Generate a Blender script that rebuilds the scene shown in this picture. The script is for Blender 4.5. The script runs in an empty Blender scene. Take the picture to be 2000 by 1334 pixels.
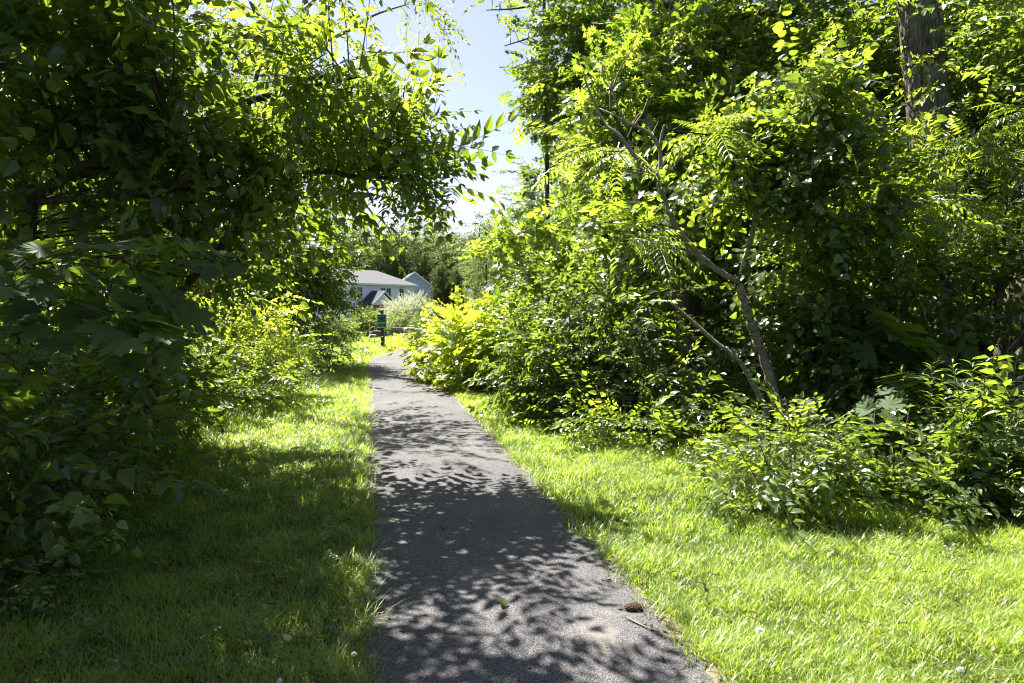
import bpy, math
import numpy as np

R = math.radians
sc = bpy.context.scene
COL = sc.collection
rng = np.random.default_rng(7)

# ------------------------------------------------------------------ camera, sky, sun, exposure
CAM = np.array([0.0, 0.0, 1.6]); PITCH = R(3.2); FPX = 1333.3
cam_d = bpy.data.cameras.new("camera"); cam = bpy.data.objects.new("camera", cam_d); COL.objects.link(cam)
cam_d.sensor_width = 36; cam_d.lens = 24; cam_d.clip_start = 0.05; cam_d.clip_end = 2000
cam.location = CAM; cam.rotation_euler = (R(90) - PITCH, 0, 0)
sc.camera = cam
SUN_EL, SUN_AZ = R(58), R(-38)          # azimuth from +Y towards +X
S = np.array([math.sin(SUN_AZ) * math.cos(SUN_EL), math.cos(SUN_AZ) * math.cos(SUN_EL), math.sin(SUN_EL)])
w = bpy.data.worlds.new("World"); sc.world = w; w.use_nodes = True
nt = w.node_tree; sky = nt.nodes.new("ShaderNodeTexSky"); sky.sky_type = 'NISHITA'; sky.sun_disc = False
sky.sun_elevation = SUN_EL; sky.sun_rotation = SUN_AZ; sky.air_density = 1.0; sky.dust_density = 1.2; sky.ozone_density = 1.0
bg = nt.nodes["Background"]; bg.inputs[1].default_value = 0.05
tin = nt.nodes.new("ShaderNodeMix"); tin.data_type = 'RGBA'; tin.blend_type = 'MULTIPLY'; tin.inputs[0].default_value = 1; tin.inputs[7].default_value = (1.0, .88, .96, 1)   # white balance of the sky
nt.links.new(sky.outputs[0], tin.inputs[6]); nt.links.new(tin.outputs[2], bg.inputs[0])
sun_d = bpy.data.lights.new("sun", 'SUN'); sun_d.energy = 5.0; sun_d.angle = R(0.5); sun_d.color = (1.0, 0.95, 0.86)
sun = bpy.data.objects.new("sun", sun_d); COL.objects.link(sun); sun.location = (0, 0, 60)
sun.rotation_euler = (R(90) - SUN_EL, 0, math.pi - SUN_AZ)
vs = sc.view_settings; vs.view_transform = 'Standard'; vs.look = 'None'; vs.gamma = 1; vs.use_curve_mapping = False
vs.exposure = 2.2
cy = sc.cycles
cy.use_denoising = True; cy.filter_width = 1.1; cy.max_bounces = 8; cy.diffuse_bounces = 3; cy.glossy_bounces = 2; cy.transmission_bounces = 6; cy.transparent_max_bounces = 4
cy.caustics_reflective = False; cy.caustics_refractive = False; cy.sample_clamp_indirect = 4.0

# ------------------------------------------------------------------ helpers: picture -> place, tags, meshes
def ray(px, py):
    u = (px - 1000) / FPX; v = -(py - 667) / FPX; c, s = math.cos(PITCH), math.sin(PITCH)
    return np.array([u, c + v * s, -s + v * c])
def at(px, py, Y):
    d = ray(px, py); return CAM + d * (Y / d[1])
def gnd(px, py, z=0.0):
    d = ray(px, py); return CAM + d * ((z - CAM[2]) / d[2])
def gz(y):
    t = np.clip((np.asarray(y, float) - 38) / 42, 0, 1); return -1.0 * t * t * (3 - 2 * t)

def tag(o, label=None, cat=None, group=None, kind=None):
    if label: o['label'] = label
    if cat: o['category'] = cat
    if group: o['group'] = group
    if kind: o['kind'] = kind
    return o
def empty(name, loc, label, cat, group=None):
    o = bpy.data.objects.new(name, None); COL.objects.link(o); o.location = loc; o.empty_display_size = .2
    return tag(o, label, cat, group)

def raw_mesh(name, V, F, mats, tint=None, smooth=False, midx=None):
    """V (N,3) and triangles F (M,3) -> mesh datablock, quickly"""
    me = bpy.data.meshes.new(name); V = np.asarray(V, np.float32); F = np.asarray(F, np.int32)
    me.vertices.add(len(V)); me.vertices.foreach_set("co", V.ravel())
    me.loops.add(F.size); me.loops.foreach_set("vertex_index", F.ravel())
    me.polygons.add(len(F)); me.polygons.foreach_set("loop_start", np.arange(0, F.size, 3, dtype=np.int32))
    try: me.polygons.foreach_set("loop_total", np.full(len(F), 3, np.int32))
    except Exception: pass
    me.polygons.foreach_set("use_smooth", np.full(len(F), smooth, bool))
    for m in (mats if isinstance(mats, (list, tuple)) else [mats]): me.materials.append(m)
    if midx is not None: me.polygons.foreach_set("material_index", np.asarray(midx, np.int32))
    if tint is not None:
        a = me.attributes.new("tint", 'FLOAT', 'POINT'); a.data.foreach_set("value", np.asarray(tint, np.float32))
    me.update(calc_edges=True)
    return me
def obj(name, me, parent=None, loc=None):
    o = bpy.data.objects.new(name, me); COL.objects.link(o)
    if parent is not None: o.parent = parent
    if loc is not None: o.location = loc
    return o
class Soup:
    def __init__(s): s.V = []; s.F = []; s.T = []; s.n = 0
    def add(s, V, F, T=None):
        V = np.asarray(V, float); F = np.asarray(F, int)
        if not len(V): return s
        s.V.append(V); s.F.append(F + s.n); s.T.append(np.zeros(len(V)) if T is None else np.asarray(T, float)); s.n += len(V); return s
    def poly(s, pts):
        pts = np.asarray(pts, float); n = len(pts)
        return s.add(pts, [(0, i, i + 1) for i in range(1, n - 1)])
    def box(s, x0, x1, y0, y1, z0, z1):
        V = [(x, y, z) for z in (z0, z1) for y in (y0, y1) for x in (x0, x1)]
        q = [(0, 2, 3, 1), (4, 5, 7, 6), (0, 1, 5, 4), (2, 6, 7, 3), (0, 4, 6, 2), (1, 3, 7, 5)]
        F = []
        for a, b, c, d in q: F += [(a, b, c), (a, c, d)]
        return s.add(V, F)
    def prism(s, poly2, axis_pts):
        """closed outline (n,3) swept by vector axis_pts"""
        P = np.asarray(poly2, float); n = len(P); Q = P + np.asarray(axis_pts, float)
        V = np.vstack([P, Q]); F = []
        for i in range(n):
            j = (i + 1) % n; F += [(i, j, n + j), (i, n + j, n + i)]
        F += [(0, i + 1, i) for i in range(1, n - 1)] + [(n, n + i, n + i + 1) for i in range(1, n - 1)]
        return s.add(V, F)
    def data(s): return np.vstack(s.V), np.vstack(s.F), np.concatenate(s.T)
    def build(s, name, mat, parent=None, smooth=False, off=(0, 0, 0), tint=False):
        V, F, T = s.data()
        return obj(name, raw_mesh(name, V - np.asarray(off), F, mat, T if tint else None, smooth), parent)

def tube(P, r, sides=6):
    P = np.asarray(P, float); n = len(P); r = np.broadcast_to(np.asarray(r, float), (n,))
    d = np.gradient(P, axis=0); d /= np.linalg.norm(d, axis=1, keepdims=True) + 1e-9
    ref = np.where(np.abs(d[:, 2:3]) > .9, np.array([[1., 0, 0]]), np.array([[0, 0, 1.]]))
    a = np.cross(d, ref); a /= np.linalg.norm(a, axis=1, keepdims=True) + 1e-9; b = np.cross(d, a)
    th = np.linspace(0, 2 * np.pi, sides, endpoint=False)
    V = (P[:, None] + r[:, None, None] * (a[:, None] * np.cos(th)[None, :, None] + b[:, None] * np.sin(th)[None, :, None])).reshape(-1, 3)
    F = []
    for i in range(n - 1):
        for k in range(sides):
            k2 = (k + 1) % sides; p, q, u, v = i * sides + k, i * sides + k2, (i + 1) * sides + k2, (i + 1) * sides + k
            F += [(p, q, u), (p, u, v)]
    V = np.vstack([V, P[-1:] + d[-1:] * r[-1]]); t = len(V) - 1
    F += [((n - 1) * sides + k, (n - 1) * sides + (k + 1) % sides, t) for k in range(sides)]
    return V, np.array(F)
def spline(P, n):
    P = np.asarray(P, float); m = len(P); t = np.linspace(0, m - 1, n); i = np.minimum(t.astype(int), m - 2); f = (t - i)[:, None]
    g = lambda k: P[np.clip(k, 0, m - 1)]
    p0, p1, p2, p3 = g(i - 1), g(i), g(i + 1), g(i + 2)
    return .5 * (2 * p1 + (p2 - p0) * f + (2 * p0 - 5 * p1 + 4 * p2 - p3) * f ** 2 + (3 * p1 - p0 - 3 * p2 + p3) * f ** 3)
def norm(v): return v / (np.linalg.norm(v, axis=-1, keepdims=True) + 1e-9)
def frames(d, up, roll=None):
    y = norm(d); x = norm(np.cross(y, up)); z = np.cross(x, y)
    if roll is not None:
        c, s = np.cos(roll)[:, None], np.sin(roll)[:, None]; x, z = x * c + z * s, z * c - x * s
    return np.stack([x, y, z], axis=-1)

# ------------------------------------------------------------------ materials
def mat_new(name):
    m = bpy.data.materials.new(name); m.use_nodes = True; t = m.node_tree; t.nodes.clear()
    return m, t, t.nodes.new("ShaderNodeOutputMaterial")
def node(t, typ, **kw):
    n = t.nodes.new(typ)
    for k, v in kw.items(): setattr(n, k, v)
    return n
def ramp(t, src, stops):
    r = node(t, "ShaderNodeValToRGB"); t.links.new(src, r.inputs[0])
    e = r.color_ramp.elements
    while len(e) < len(stops): e.new(.5)
    for q, (p, c) in zip(e, stops): q.position = p; q.color = (*c, 1) if len(c) == 3 else c
    return r.outputs[0]
def leaf_mat(name, stops, tstops, rough=.42, fac=.45, spec=.75):
    m, t, out = mat_new(name)
    a = node(t, "ShaderNodeAttribute", attribute_name="tint")
    base = ramp(t, a.outputs["Fac"], stops); tr = ramp(t, a.outputs["Fac"], tstops)
    p = node(t, "ShaderNodeBsdfPrincipled"); p.inputs["Roughness"].default_value = rough
    p.inputs["Specular IOR Level"].default_value = spec
    t.links.new(base, p.inputs["Base Color"])
    tl = node(t, "ShaderNodeBsdfTranslucent"); t.links.new(tr, tl.inputs[0])
    mx = node(t, "ShaderNodeMixShader"); mx.inputs[0].default_value = fac
    t.links.new(p.outputs[0], mx.inputs[1]); t.links.new(tl.outputs[0], mx.inputs[2]); t.links.new(mx.outputs[0], out.inputs[0])
    return m
TW = (.09, .065, .045)                     # twig colour, tint below .05
def stops2(a, b, c=None):
    a, b = np.array(a), np.array(b); c = b * 1.15 if c is None else np.array(c)
    return [(0.0, TW), (.045, TW), (.06, tuple(a)), (.6, tuple(b)), (1.0, tuple(c))]
def tst(a, b, c=None):
    c = np.array(b) * 1.1 if c is None else c
    return [(0.0, (0, 0, 0)), (.045, (0, 0, 0)), (.06, tuple(a)), (.6, tuple(b)), (1.0, tuple(c))]
M = {}
M['walnut'] = leaf_mat('walnut leaves', stops2((.035, .065, .018), (.065, .105, .025)), tst((.18, .27, .015), (.38, .50, .035)), .36)
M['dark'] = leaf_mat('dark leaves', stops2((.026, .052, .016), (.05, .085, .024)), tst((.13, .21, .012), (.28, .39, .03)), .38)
M['maple'] = leaf_mat('maple leaves', stops2((.04, .078, .02), (.085, .13, .03)), tst((.16, .27, .014), (.36, .49, .035), (.5, .60, .06)), .34)
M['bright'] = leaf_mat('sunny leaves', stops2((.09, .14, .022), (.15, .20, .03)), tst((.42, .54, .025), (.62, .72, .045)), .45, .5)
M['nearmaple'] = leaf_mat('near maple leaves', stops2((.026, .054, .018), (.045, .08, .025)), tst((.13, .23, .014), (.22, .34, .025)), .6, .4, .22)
M['bitter'] = leaf_mat('round leaves', stops2((.042, .08, .024), (.085, .135, .04)), tst((.15, .24, .015), (.34, .45, .03), (.48, .56, .05)), .30)
M['sumac'] = leaf_mat('sumac leaves', stops2((.045, .08, .028), (.075, .12, .035)), tst((.22, .32, .02), (.40, .52, .03)), .33)
M['birch'] = leaf_mat('birch leaves', stops2((.07, .11, .025), (.13, .17, .04)), tst((.34, .44, .03), (.52, .60, .06)), .45)
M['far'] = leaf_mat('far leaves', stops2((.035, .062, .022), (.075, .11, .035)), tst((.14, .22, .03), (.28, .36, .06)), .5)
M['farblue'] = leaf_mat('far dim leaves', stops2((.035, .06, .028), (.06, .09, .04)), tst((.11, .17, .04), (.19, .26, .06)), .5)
M['cedar'] = leaf_mat('cedar sprays', stops2((.05, .075, .025), (.09, .115, .04)), tst((.10, .15, .03), (.16, .22, .04)), .6, .3)
M['willow'] = leaf_mat('dappled willow leaves', stops2((.16, .21, .09), (.55, .58, .42), (.8, .8, .7)), tst((.25, .34, .08), (.55, .58, .38), (.75, .75, .6)), .5)
M['weed'] = leaf_mat('weed leaves', stops2((.035, .068, .02), (.075, .115, .03)), tst((.15, .24, .018), (.34, .45, .035)), .40)
M['vine'] = leaf_mat('vine leaves', stops2((.07, .12, .03), (.11, .17, .045)), tst((.30, .42, .03), (.42, .55, .05)), .35)
M['grass'] = leaf_mat('grass blades', [(0, (.085, .15, .02)), (.55, (.18, .255, .035)), (.86, (.27, .32, .06)), (.93, (.34, .30, .15)), (1, (.45, .40, .24))],
                      [(0, (.30, .50, .02)), (.55, (.58, .76, .04)), (.86, (.68, .80, .08)), (.93, (.45, .40, .2)), (1, (.5, .45, .28))], .40, .5)

def bark_mat(name, c1, c2, scale=9.0, stretch=.16, bump=.6, lichen=None):
    m, t, out = mat_new(name)
    tc = node(t, "ShaderNodeTexCoord"); mp = node(t, "ShaderNodeMapping"); mp.inputs["Scale"].default_value = (1, 1, stretch)
    t.links.new(tc.outputs["Object"], mp.inputs[0])
    n1 = node(t, "ShaderNodeTexNoise"); n1.inputs["Scale"].default_value = scale; n1.inputs["Detail"].default_value = 8; n1.inputs["Roughness"].default_value = .65
    n1.inputs["Distortion"].default_value = .6
    t.links.new(mp.outputs[0], n1.inputs[0])
    v = node(t, "ShaderNodeTexVoronoi", feature='DISTANCE_TO_EDGE'); v.inputs["Scale"].default_value = scale * 2.2
    t.links.new(mp.outputs[0], v.inputs[0])
    mlt = node(t, "ShaderNodeMath", operation='MULTIPLY'); mlt.inputs[1].default_value = 2.2; mlt.use_clamp = True; t.links.new(v.outputs[0], mlt.inputs[0])
    ad = node(t, "ShaderNodeMath", operation='MULTIPLY'); t.links.new(n1.outputs[0], ad.inputs[0]); t.links.new(mlt.outputs[0], ad.inputs[1])
    ad2 = node(t, "ShaderNodeMath", operation='ADD'); t.links.new(ad.outputs[0], ad2.inputs[0]); t.links.new(n1.outputs[0], ad2.inputs[1])
    c = ramp(t, ad2.outputs[0], [(.35, c1), (1.05 if False else .95, c2)])
    if lichen:
        n2 = node(t, "ShaderNodeTexNoise"); n2.inputs["Scale"].default_value = 4.5; n2.inputs["Detail"].default_value = 6; t.links.new(tc.outputs["Object"], n2.inputs[0])
        f = ramp(t, n2.outputs[0], [(.54, (0, 0, 0)), (.66, (.8, .8, .8))])
        mx = node(t, "ShaderNodeMix", data_type='RGBA'); t.links.new(f, mx.inputs[0]); t.links.new(c, mx.inputs[6]); mx.inputs[7].default_value = (*lichen, 1); c = mx.outputs[2]
    p = node(t, "ShaderNodeBsdfPrincipled"); p.inputs["Roughness"].default_value = .9; p.inputs["Specular IOR Level"].default_value = .2
    t.links.new(c, p.inputs["Base Color"])
    b = node(t, "ShaderNodeBump"); b.inputs["Strength"].default_value = bump; b.inputs["Distance"].default_value = .03
    t.links.new(ad2.outputs[0], b.inputs["Height"]); t.links.new(b.outputs[0], p.inputs["Normal"]); t.links.new(p.outputs[0], out.inputs[0])
    return m
M['bark'] = bark_mat('dark bark', (.035, .028, .022), (.13, .11, .09))
M['oakbark'] = bark_mat('furrowed bark', (.03, .025, .021), (.20, .172, .15), 11, .16, 1.0, (.17, .195, .15))
M['greybark'] = bark_mat('grey bark', (.07, .055, .04), (.36, .31, .25), 16, 1.8, .6, (.17, .17, .12))
M['deadwood'] = bark_mat('dead twigs', (.14, .11, .09), (.30, .25, .22), 20, .4, .3)
M['birchbark'] = bark_mat('pale bark', (.10, .085, .07), (.30, .27, .24), 10, 1.5, .3)

def plain(name, col, rough=.8, noise=0, scale=5, spec=.3, coords="Object"):
    m, t, out = mat_new(name); p = node(t, "ShaderNodeBsdfPrincipled"); p.inputs["Roughness"].default_value = rough
    p.inputs["Specular IOR Level"].default_value = spec
    tc = node(t, "ShaderNodeTexCoord"); n = node(t, "ShaderNodeTexNoise"); n.inputs["Scale"].default_value = scale; n.inputs["Detail"].default_value = 6
    t.links.new(tc.outputs[coords], n.inputs[0]); col = np.array(col)
    c = ramp(t, n.outputs[0], [(.3, tuple(col * (1 - noise))), (.7, tuple(np.minimum(col * (1 + noise), 1)))])
    t.links.new(c, p.inputs["Base Color"]); t.links.new(p.outputs[0], out.inputs[0]); return m

# ------------------------------------------------------------------ the setting: ground, verge, path
pathL_y = [-30, 2.87, 14.4, 18, 20, 22.9, 25, 28, 32, 45, 60]; pathL_x = [6.26, -.64, -3.07, -3.82, -4.05, -3.95, -3.6, -2.95, -1.95, 2.4, 8]
pathR_y = [-30, 2.87, 12.3, 15, 18, 20, 22, 26, 32, 45, 60]; pathR_x = [7.7, .86, -1.1, -1.66, -2.24, -2.55, -2.45, -1.8, -.25, 4.3, 10]
pL = lambda y: np.interp(y, pathL_y, pathL_x); pR = lambda y: np.interp(y, pathR_y, pathR_x)
hL = lambda y: np.interp(y, [0, 2, 3.6, 4.65, 6.9, 8.3, 12.7, 21.8, 30, 34], [-2, -2.3, -2.75, -3.1, -3.8, -4.05, -4.0, -5.1, -9, -12])
hR = lambda y: np.interp(y, [0, 2.5, 4.9, 5.3, 6.2, 7.1, 8.2, 10, 12.3, 15, 20, 26, 34], [6.5, 5.4, 3.9, 3.5, 2.9, 2.2, 1.1, .25, -.8, -1.5, -2.0, -1.3, 3])
def wob(x, y, f=1.0, s=0.0):
    return (np.sin(x * 1.7 * f + y * 2.3 * f + s) + np.sin(x * 3.1 * f - y * 1.9 * f + 1.3 + s * 2) + np.sin(-x * .9 * f + y * 4.3 * f + 4.1 + s)) / 3

def ground_mat():
    m, t, out = mat_new("soil and lawn"); tc = node(t, "ShaderNodeTexCoord")
    n = node(t, "ShaderNodeTexNoise"); n.inputs["Scale"].default_value = 1.3; n.inputs["Detail"].default_value = 10; n.inputs["Roughness"].default_value = .7
    t.links.new(tc.outputs["Object"], n.inputs[0])
    c = ramp(t, n.outputs[0], [(.3, (.03, .035, .012)), (.5, (.05, .07, .018)), (.7, (.075, .09, .025))])
    n2 = node(t, "ShaderNodeTexNoise"); n2.inputs["Scale"].default_value = 60; n2.inputs["Detail"].default_value = 6; t.links.new(tc.outputs["Object"], n2.inputs[0])
    mx = node(t, "ShaderNodeMix", data_type='RGBA', blend_type='MULTIPLY'); mx.inputs[0].default_value = .8
    t.links.new(c, mx.inputs[6]); t.links.new(ramp(t, n2.outputs[0], [(.3, (.3, .3, .3)), (.7, (1.4, 1.3, 1.1))]), mx.inputs[7])
    p = node(t, "ShaderNodeBsdfPrincipled"); p.inputs["Roughness"].default_value = .95; p.inputs["Specular IOR Level"].default_value = .1
    t.links.new(mx.outputs[2], p.inputs["Base Color"]); t.links.new(p.outputs[0], out.inputs[0]); return m
ys = np.concatenate([np.arange(-60, 36, 8.), np.arange(36, 84, 3.), [90, 120, 160, 220, 300, 450]]); xs = np.linspace(-350, 350, 15)
gx, gy = np.meshgrid(xs, ys); V = np.stack([gx, gy, gz(gy)], -1).reshape(-1, 3); nx = len(xs); F = []
for j in range(len(ys) - 1):
    for i in range(nx - 1):
        a = j * nx + i; F += [(a, a + 1, a + nx + 1), (a, a + nx + 1, a + nx)]
tag(obj("ground", raw_mesh("ground", V, F, ground_mat(), smooth=True)), kind='structure')

def asphalt_mat():
    m, t, out = mat_new("asphalt"); tc = node(t, "ShaderNodeTexCoord"); L = t.links.new; O = tc.outputs["Object"]
    n1 = node(t, "ShaderNodeTexNoise"); n1.inputs["Scale"].default_value = .9; n1.inputs["Detail"].default_value = 5; n1.inputs['Roughness'].default_value = .65; L(O, n1.inputs[0])
    base = ramp(t, n1.outputs[0], [(.25, (.090, .090, .097)), (.5, (.128, .127, .133)), (.75, (.18, .175, .172))])
    v = node(t, "ShaderNodeTexVoronoi"); v.inputs["Scale"].default_value = 130; L(O, v.inputs[0])
    ston = ramp(t, v.outputs["Color"], [(.0, (.35, .35, .36)), (.5, (.95, .93, .92)), (.85, (1.35, 1.3, 1.25)), (.985, (1.7, 1.65, 1.6)), (1.0, (3.5, 3.4, 3.2))])
    mx = node(t, "ShaderNodeMix", data_type='RGBA', blend_type='MULTIPLY'); mx.inputs[0].default_value = 1; L(base, mx.inputs[6]); L(ston, mx.inputs[7])
    ed = ramp(t, v.outputs["Distance"], [(.25, (1, 1, 1)), (.75, (.35, .35, .37))])
    mx2 = node(t, "ShaderNodeMix", data_type='RGBA', blend_type='MULTIPLY'); mx2.inputs[0].default_value = .85; L(mx.outputs[2], mx2.inputs[6]); L(ed, mx2.inputs[7])
    col = mx2.outputs[2]
    def blob(cx, cy, rx, ry, c, amt, nz=.5):            # a worn or stained spot at a place on the path
        nonlocal col
        mp = node(t, "ShaderNodeMapping"); mp.inputs["Location"].default_value = (-cx / rx, -cy / ry, 0); mp.inputs["Scale"].default_value = (1 / rx, 1 / ry, 0); L(O, mp.inputs[0])
        nn = node(t, "ShaderNodeTexNoise"); nn.inputs["Scale"].default_value = 9; nn.inputs["Detail"].default_value = 6; L(O, nn.inputs[0])
        ln = node(t, "ShaderNodeVectorMath", operation='LENGTH'); L(mp.outputs[0], ln.inputs[0])
        ad = node(t, "ShaderNodeMath", operation='MULTIPLY_ADD'); L(nn.outputs[0], ad.inputs[0]); ad.inputs[1].default_value = nz; L(ln.outputs["Value"], ad.inputs[2])
        f = ramp(t, ad.outputs[0], [(.35 + nz * .3, (amt,) * 3), (.95 + nz * .4, (0, 0, 0))])
        k = node(t, "ShaderNodeMix", data_type='RGBA'); L(f, k.inputs[0]); L(col, k.inputs[6]); k.inputs[7].default_value = (*c, 1); col = k.outputs[2]
    a = gnd(800, 990); blob(a[0], a[1], .17, .17, (.21, .19, .14), .55)
    blob(a[0], a[1], .05, .05, (.10, .05, .035), .8)
    a = gnd(745, 1022); blob(a[0], a[1], .26, .09, (.26, .21, .13), .6)
    a = gnd(930, 1150); blob(a[0], a[1], .55, .9, (.20, .19, .18), .35, 1.2)
    a = gnd(800, 860); blob(a[0], a[1], .5, 1.6, (.07, .07, .075), .4, 1.2)
    a = gnd(1180, 1250); blob(a[0], a[1], .3, .8, (.21, .19, .165), .45, 1.2)
    p = node(t, "ShaderNodeBsdfPrincipled"); p.inputs["Roughness"].default_value = .82; p.inputs["Specular IOR Level"].default_value = .35
    L(col, p.inputs["Base Color"])
    n3 = node(t, "ShaderNodeTexNoise"); n3.inputs["Scale"].default_value = 220; n3.inputs["Detail"].default_value = 3; L(O, n3.inputs[0])
    ms = node(t, "ShaderNodeMath", operation='SUBTRACT'); L(n3.outputs[0], ms.inputs[0]); L(v.outputs["Distance"], ms.inputs[1])
    b = node(t, "ShaderNodeBump"); b.inputs["Strength"].default_value = .9; b.inputs["Distance"].default_value = .006
    L(ms.outputs[0], b.inputs["Height"]); L(b.outputs[0], p.inputs["Normal"]); L(p.outputs[0], out.inputs[0]); return m
def strip(y0, y1, n, fl, fr, z, k=8, crown=.0, jit=.02, seed=0):
    y = np.linspace(y0, y1, n); l = fl(y) + jit * wob(y * 2.7, y * 1.1, 2.2, seed) + jit * .5 * wob(y * 9, y * 7, 2, seed + 3)
    r = fr(y) + jit * wob(y * 2.1, y * .7, 2.6, seed + 5) + jit * .5 * wob(y * 8, y * 11, 2, seed + 8)
    u = np.linspace(0, 1, k); X = l[:, None] * (1 - u) + r[:, None] * u; Y = np.repeat(y[:, None], k, 1)
    Z = np.full_like(X, z) + gz(Y) + crown * (1 - (2 * u - 1) ** 2)[None]
    V = np.stack([X, Y, Z], -1).reshape(-1, 3); F = []
    for j in range(n - 1):
        for i in range(k - 1):
            a = j * k + i; F += [(a, a + 1, a + k + 1), (a, a + k + 1, a + k)]
    return V, F
V, F = strip(-25, 58, 1600, pL, pR, .012, 8, .012, .042)
tag(obj("path", raw_mesh("path", V, F, asphalt_mat(), smooth=True)), kind='structure')
V, F = strip(-25, 40, 900, lambda y: pR(y) - .05, lambda y: pR(y) + .06, .005, 4, 0, .04, 4)
tag(obj("verge", raw_mesh("verge", V, F, plain('sandy verge', (.13, .115, .08), .95, .6, 30))), kind='structure')
V, F = strip(-25, 40, 900, lambda y: pL(y) - .10, lambda y: pL(y) + .05, .004, 4, 0, .05, 9)
tag(obj("verge", raw_mesh("verge", V, F, plain('brown verge', (.10, .085, .05), .95, .5, 45))), kind='structure')

# ------------------------------------------------------------------ leaves
def leaf_ov(wd=.3, fold=.10, droop=.12, hi=True):
    if hi:
        V = [(0, 0, 0), (0, .34, -.0 * droop), (0, .68, -.35 * droop), (0, 1, -droop), (-wd, .30, fold), (-wd * .72, .66, fold * .7 - .35 * droop), (wd, .30, fold), (wd * .72, .66, fold * .7 - .35 * droop)]
        F = [(0, 1, 4), (1, 5, 4), (1, 2, 5), (2, 3, 5), (0, 6, 1), (1, 6, 7), (1, 7, 2), (2, 7, 3)]
    else:
        V = [(0, 0, 0), (0, 1, -droop), (-wd, .42, fold), (wd, .42, fold)]
        F = [(0, 1, 2), (0, 3, 1)]
    return np.array(V, float), np.array(F)
def leaf_heart(wd=.42, fold=.10, droop=.18):
    V = [(0, .04, 0), (0, .45, -.05 * droop), (0, 1, -droop)]
    h = [(-.17, -.05, fold * .4), (-wd, .2, fold), (-wd * .85, .5, fold * .7 - .1 * droop), (-wd * .4, .8, fold * .3 - .5 * droop)]
    V += h + [(-x, y, z) for x, y, z in h]; F = []
    for o, s in ((3, 1), (7, -1)):
        for f in ((0, o + 1, o), (0, 1, o + 1), (1, o + 2, o + 1), (1, o + 3, o + 2), (1, 2, o + 3)): F.append(f if s == 1 else f[::-1])
    return np.array(V, float), np.array(F)
def leaf_maple(hi=True, droop=.15):
    half = [(0, 1.0), (.11, .80), (.20, .80), (.16, .56), (.36, .80), (.56, .82), (.50, .62), (.62, .52), (.36, .36), (.55, .30), (.64, .16), (.40, .04), (.16, .02)] if hi else \
           [(0, 1.0), (.15, .58), (.55, .80), (.37, .37), (.62, .16), (.12, .0)]
    o = [(x, y) for x, y in half] + [(-x, y) for x, y in half[:0:-1]]
    V = [(0, .28, 0)] + [(x, y, -droop * (x * x * 1.4 + max(0, y - .3) ** 2) + .10 * abs(x)) for x, y in o]; n = len(o)
    return np.array(V, float), np.array([(0, 1 + (i + 1) % n, 1 + i) for i in range(n)])
def xf(V, pos, d, up, s):
    Rm = frames(np.array([d], float), np.array([up], float))[0]; return np.asarray(pos) + (V * s) @ Rm.T
def twig_strip(P, r):
    P = np.asarray(P, float); V, F = tube(P, r, 3); return V, F
def rnd(*s): return rng.normal(size=s)
def spray(leaf, n, L, ls, ang=50, tilt=.35, droop=.0, twig=.003, pet=.25, lv=.2, tw=True):
    """a twig along +Y with n leaves set alternately, the leaf faces up"""
    s = Soup(); k = 5; t = np.linspace(0, 1, k)
    P = np.stack([.02 * rnd(k) * L, t * L, -droop * L * t ** 2 + .02 * L * rnd(k)], -1); P[0] = 0
    if tw: s.add(*twig_strip(P, np.linspace(twig, twig * .4, k)), np.full((k * 3 + 1), .02))
    LV, LF = leaf
    for i in range(n):
        f = (i + 1.0) / n * .98; p = np.array([np.interp(f, t, P[:, a]) for a in range(3)]); sd = 1 if i % 2 else -1
        an = R(ang) * (1 - .6 * (f > .93)) * sd * (1 + .25 * rng.normal()); size = ls * (1 + lv * rng.normal()) * (1.05 - .35 * max(0, f - .5))
        d = np.array([math.sin(an), math.cos(an), -.25 * rng.random() - droop * f]); up = np.array([0, 0, 1.]) + tilt * rnd(3)
        q = p + norm(d) * pet * ls
        s.add(xf(LV, q, d, up, max(size, ls * .4)), LF, np.full(len(LV), .1 + .85 * rng.random()))
        if tw and pet > .1: s.add(*twig_strip([p, q], [twig * .35, twig * .3]), np.full(7, .07))
    return s.data()
def pinnate(nlf, L, ll, wd, hi=True, droop=.35, hang=.35, ang=68):
    s = Soup(); k = 6; t = np.linspace(0, 1, k); P = np.stack([.03 * L * rnd() * t ** 2 if False else t * 0, t * L, -droop * L * t ** 2], -1)
    s.add(*twig_strip(P, np.linspace(.0032, .0012, k)), np.full(k * 3 + 1, .3))
    LV, LF = leaf_ov(wd, .06, .18, hi); tn = rng.random() * .4
    for i in range(nlf):
        f = .2 + .8 * i / (nlf - 1); p = np.array([np.interp(f, t, P[:, a]) for a in range(3)]); taper = math.sin(math.pi * (.22 + .62 * f)) ** .6
        for sd in (-1, 1):
            a = R(ang - 18 * f) * sd * (1 + .08 * rng.normal()); d = np.array([math.sin(a), math.cos(a), -hang - droop * f + .12 * rng.normal()])
            up = np.array([.25 * rng.normal(), -.1, 1 + .2 * rng.normal()])
            s.add(xf(LV, p, d, up, ll * taper * (1 + .08 * rng.normal())), LF, np.full(len(LV), np.clip(.2 + tn + .35 * rng.random(), .1, 1)))
    s.add(xf(LV, P[-1], (0, 1, -droop * 1.4), (0, 0, 1), ll * .8), LF, np.full(len(LV), .5)); return s.data()
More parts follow.
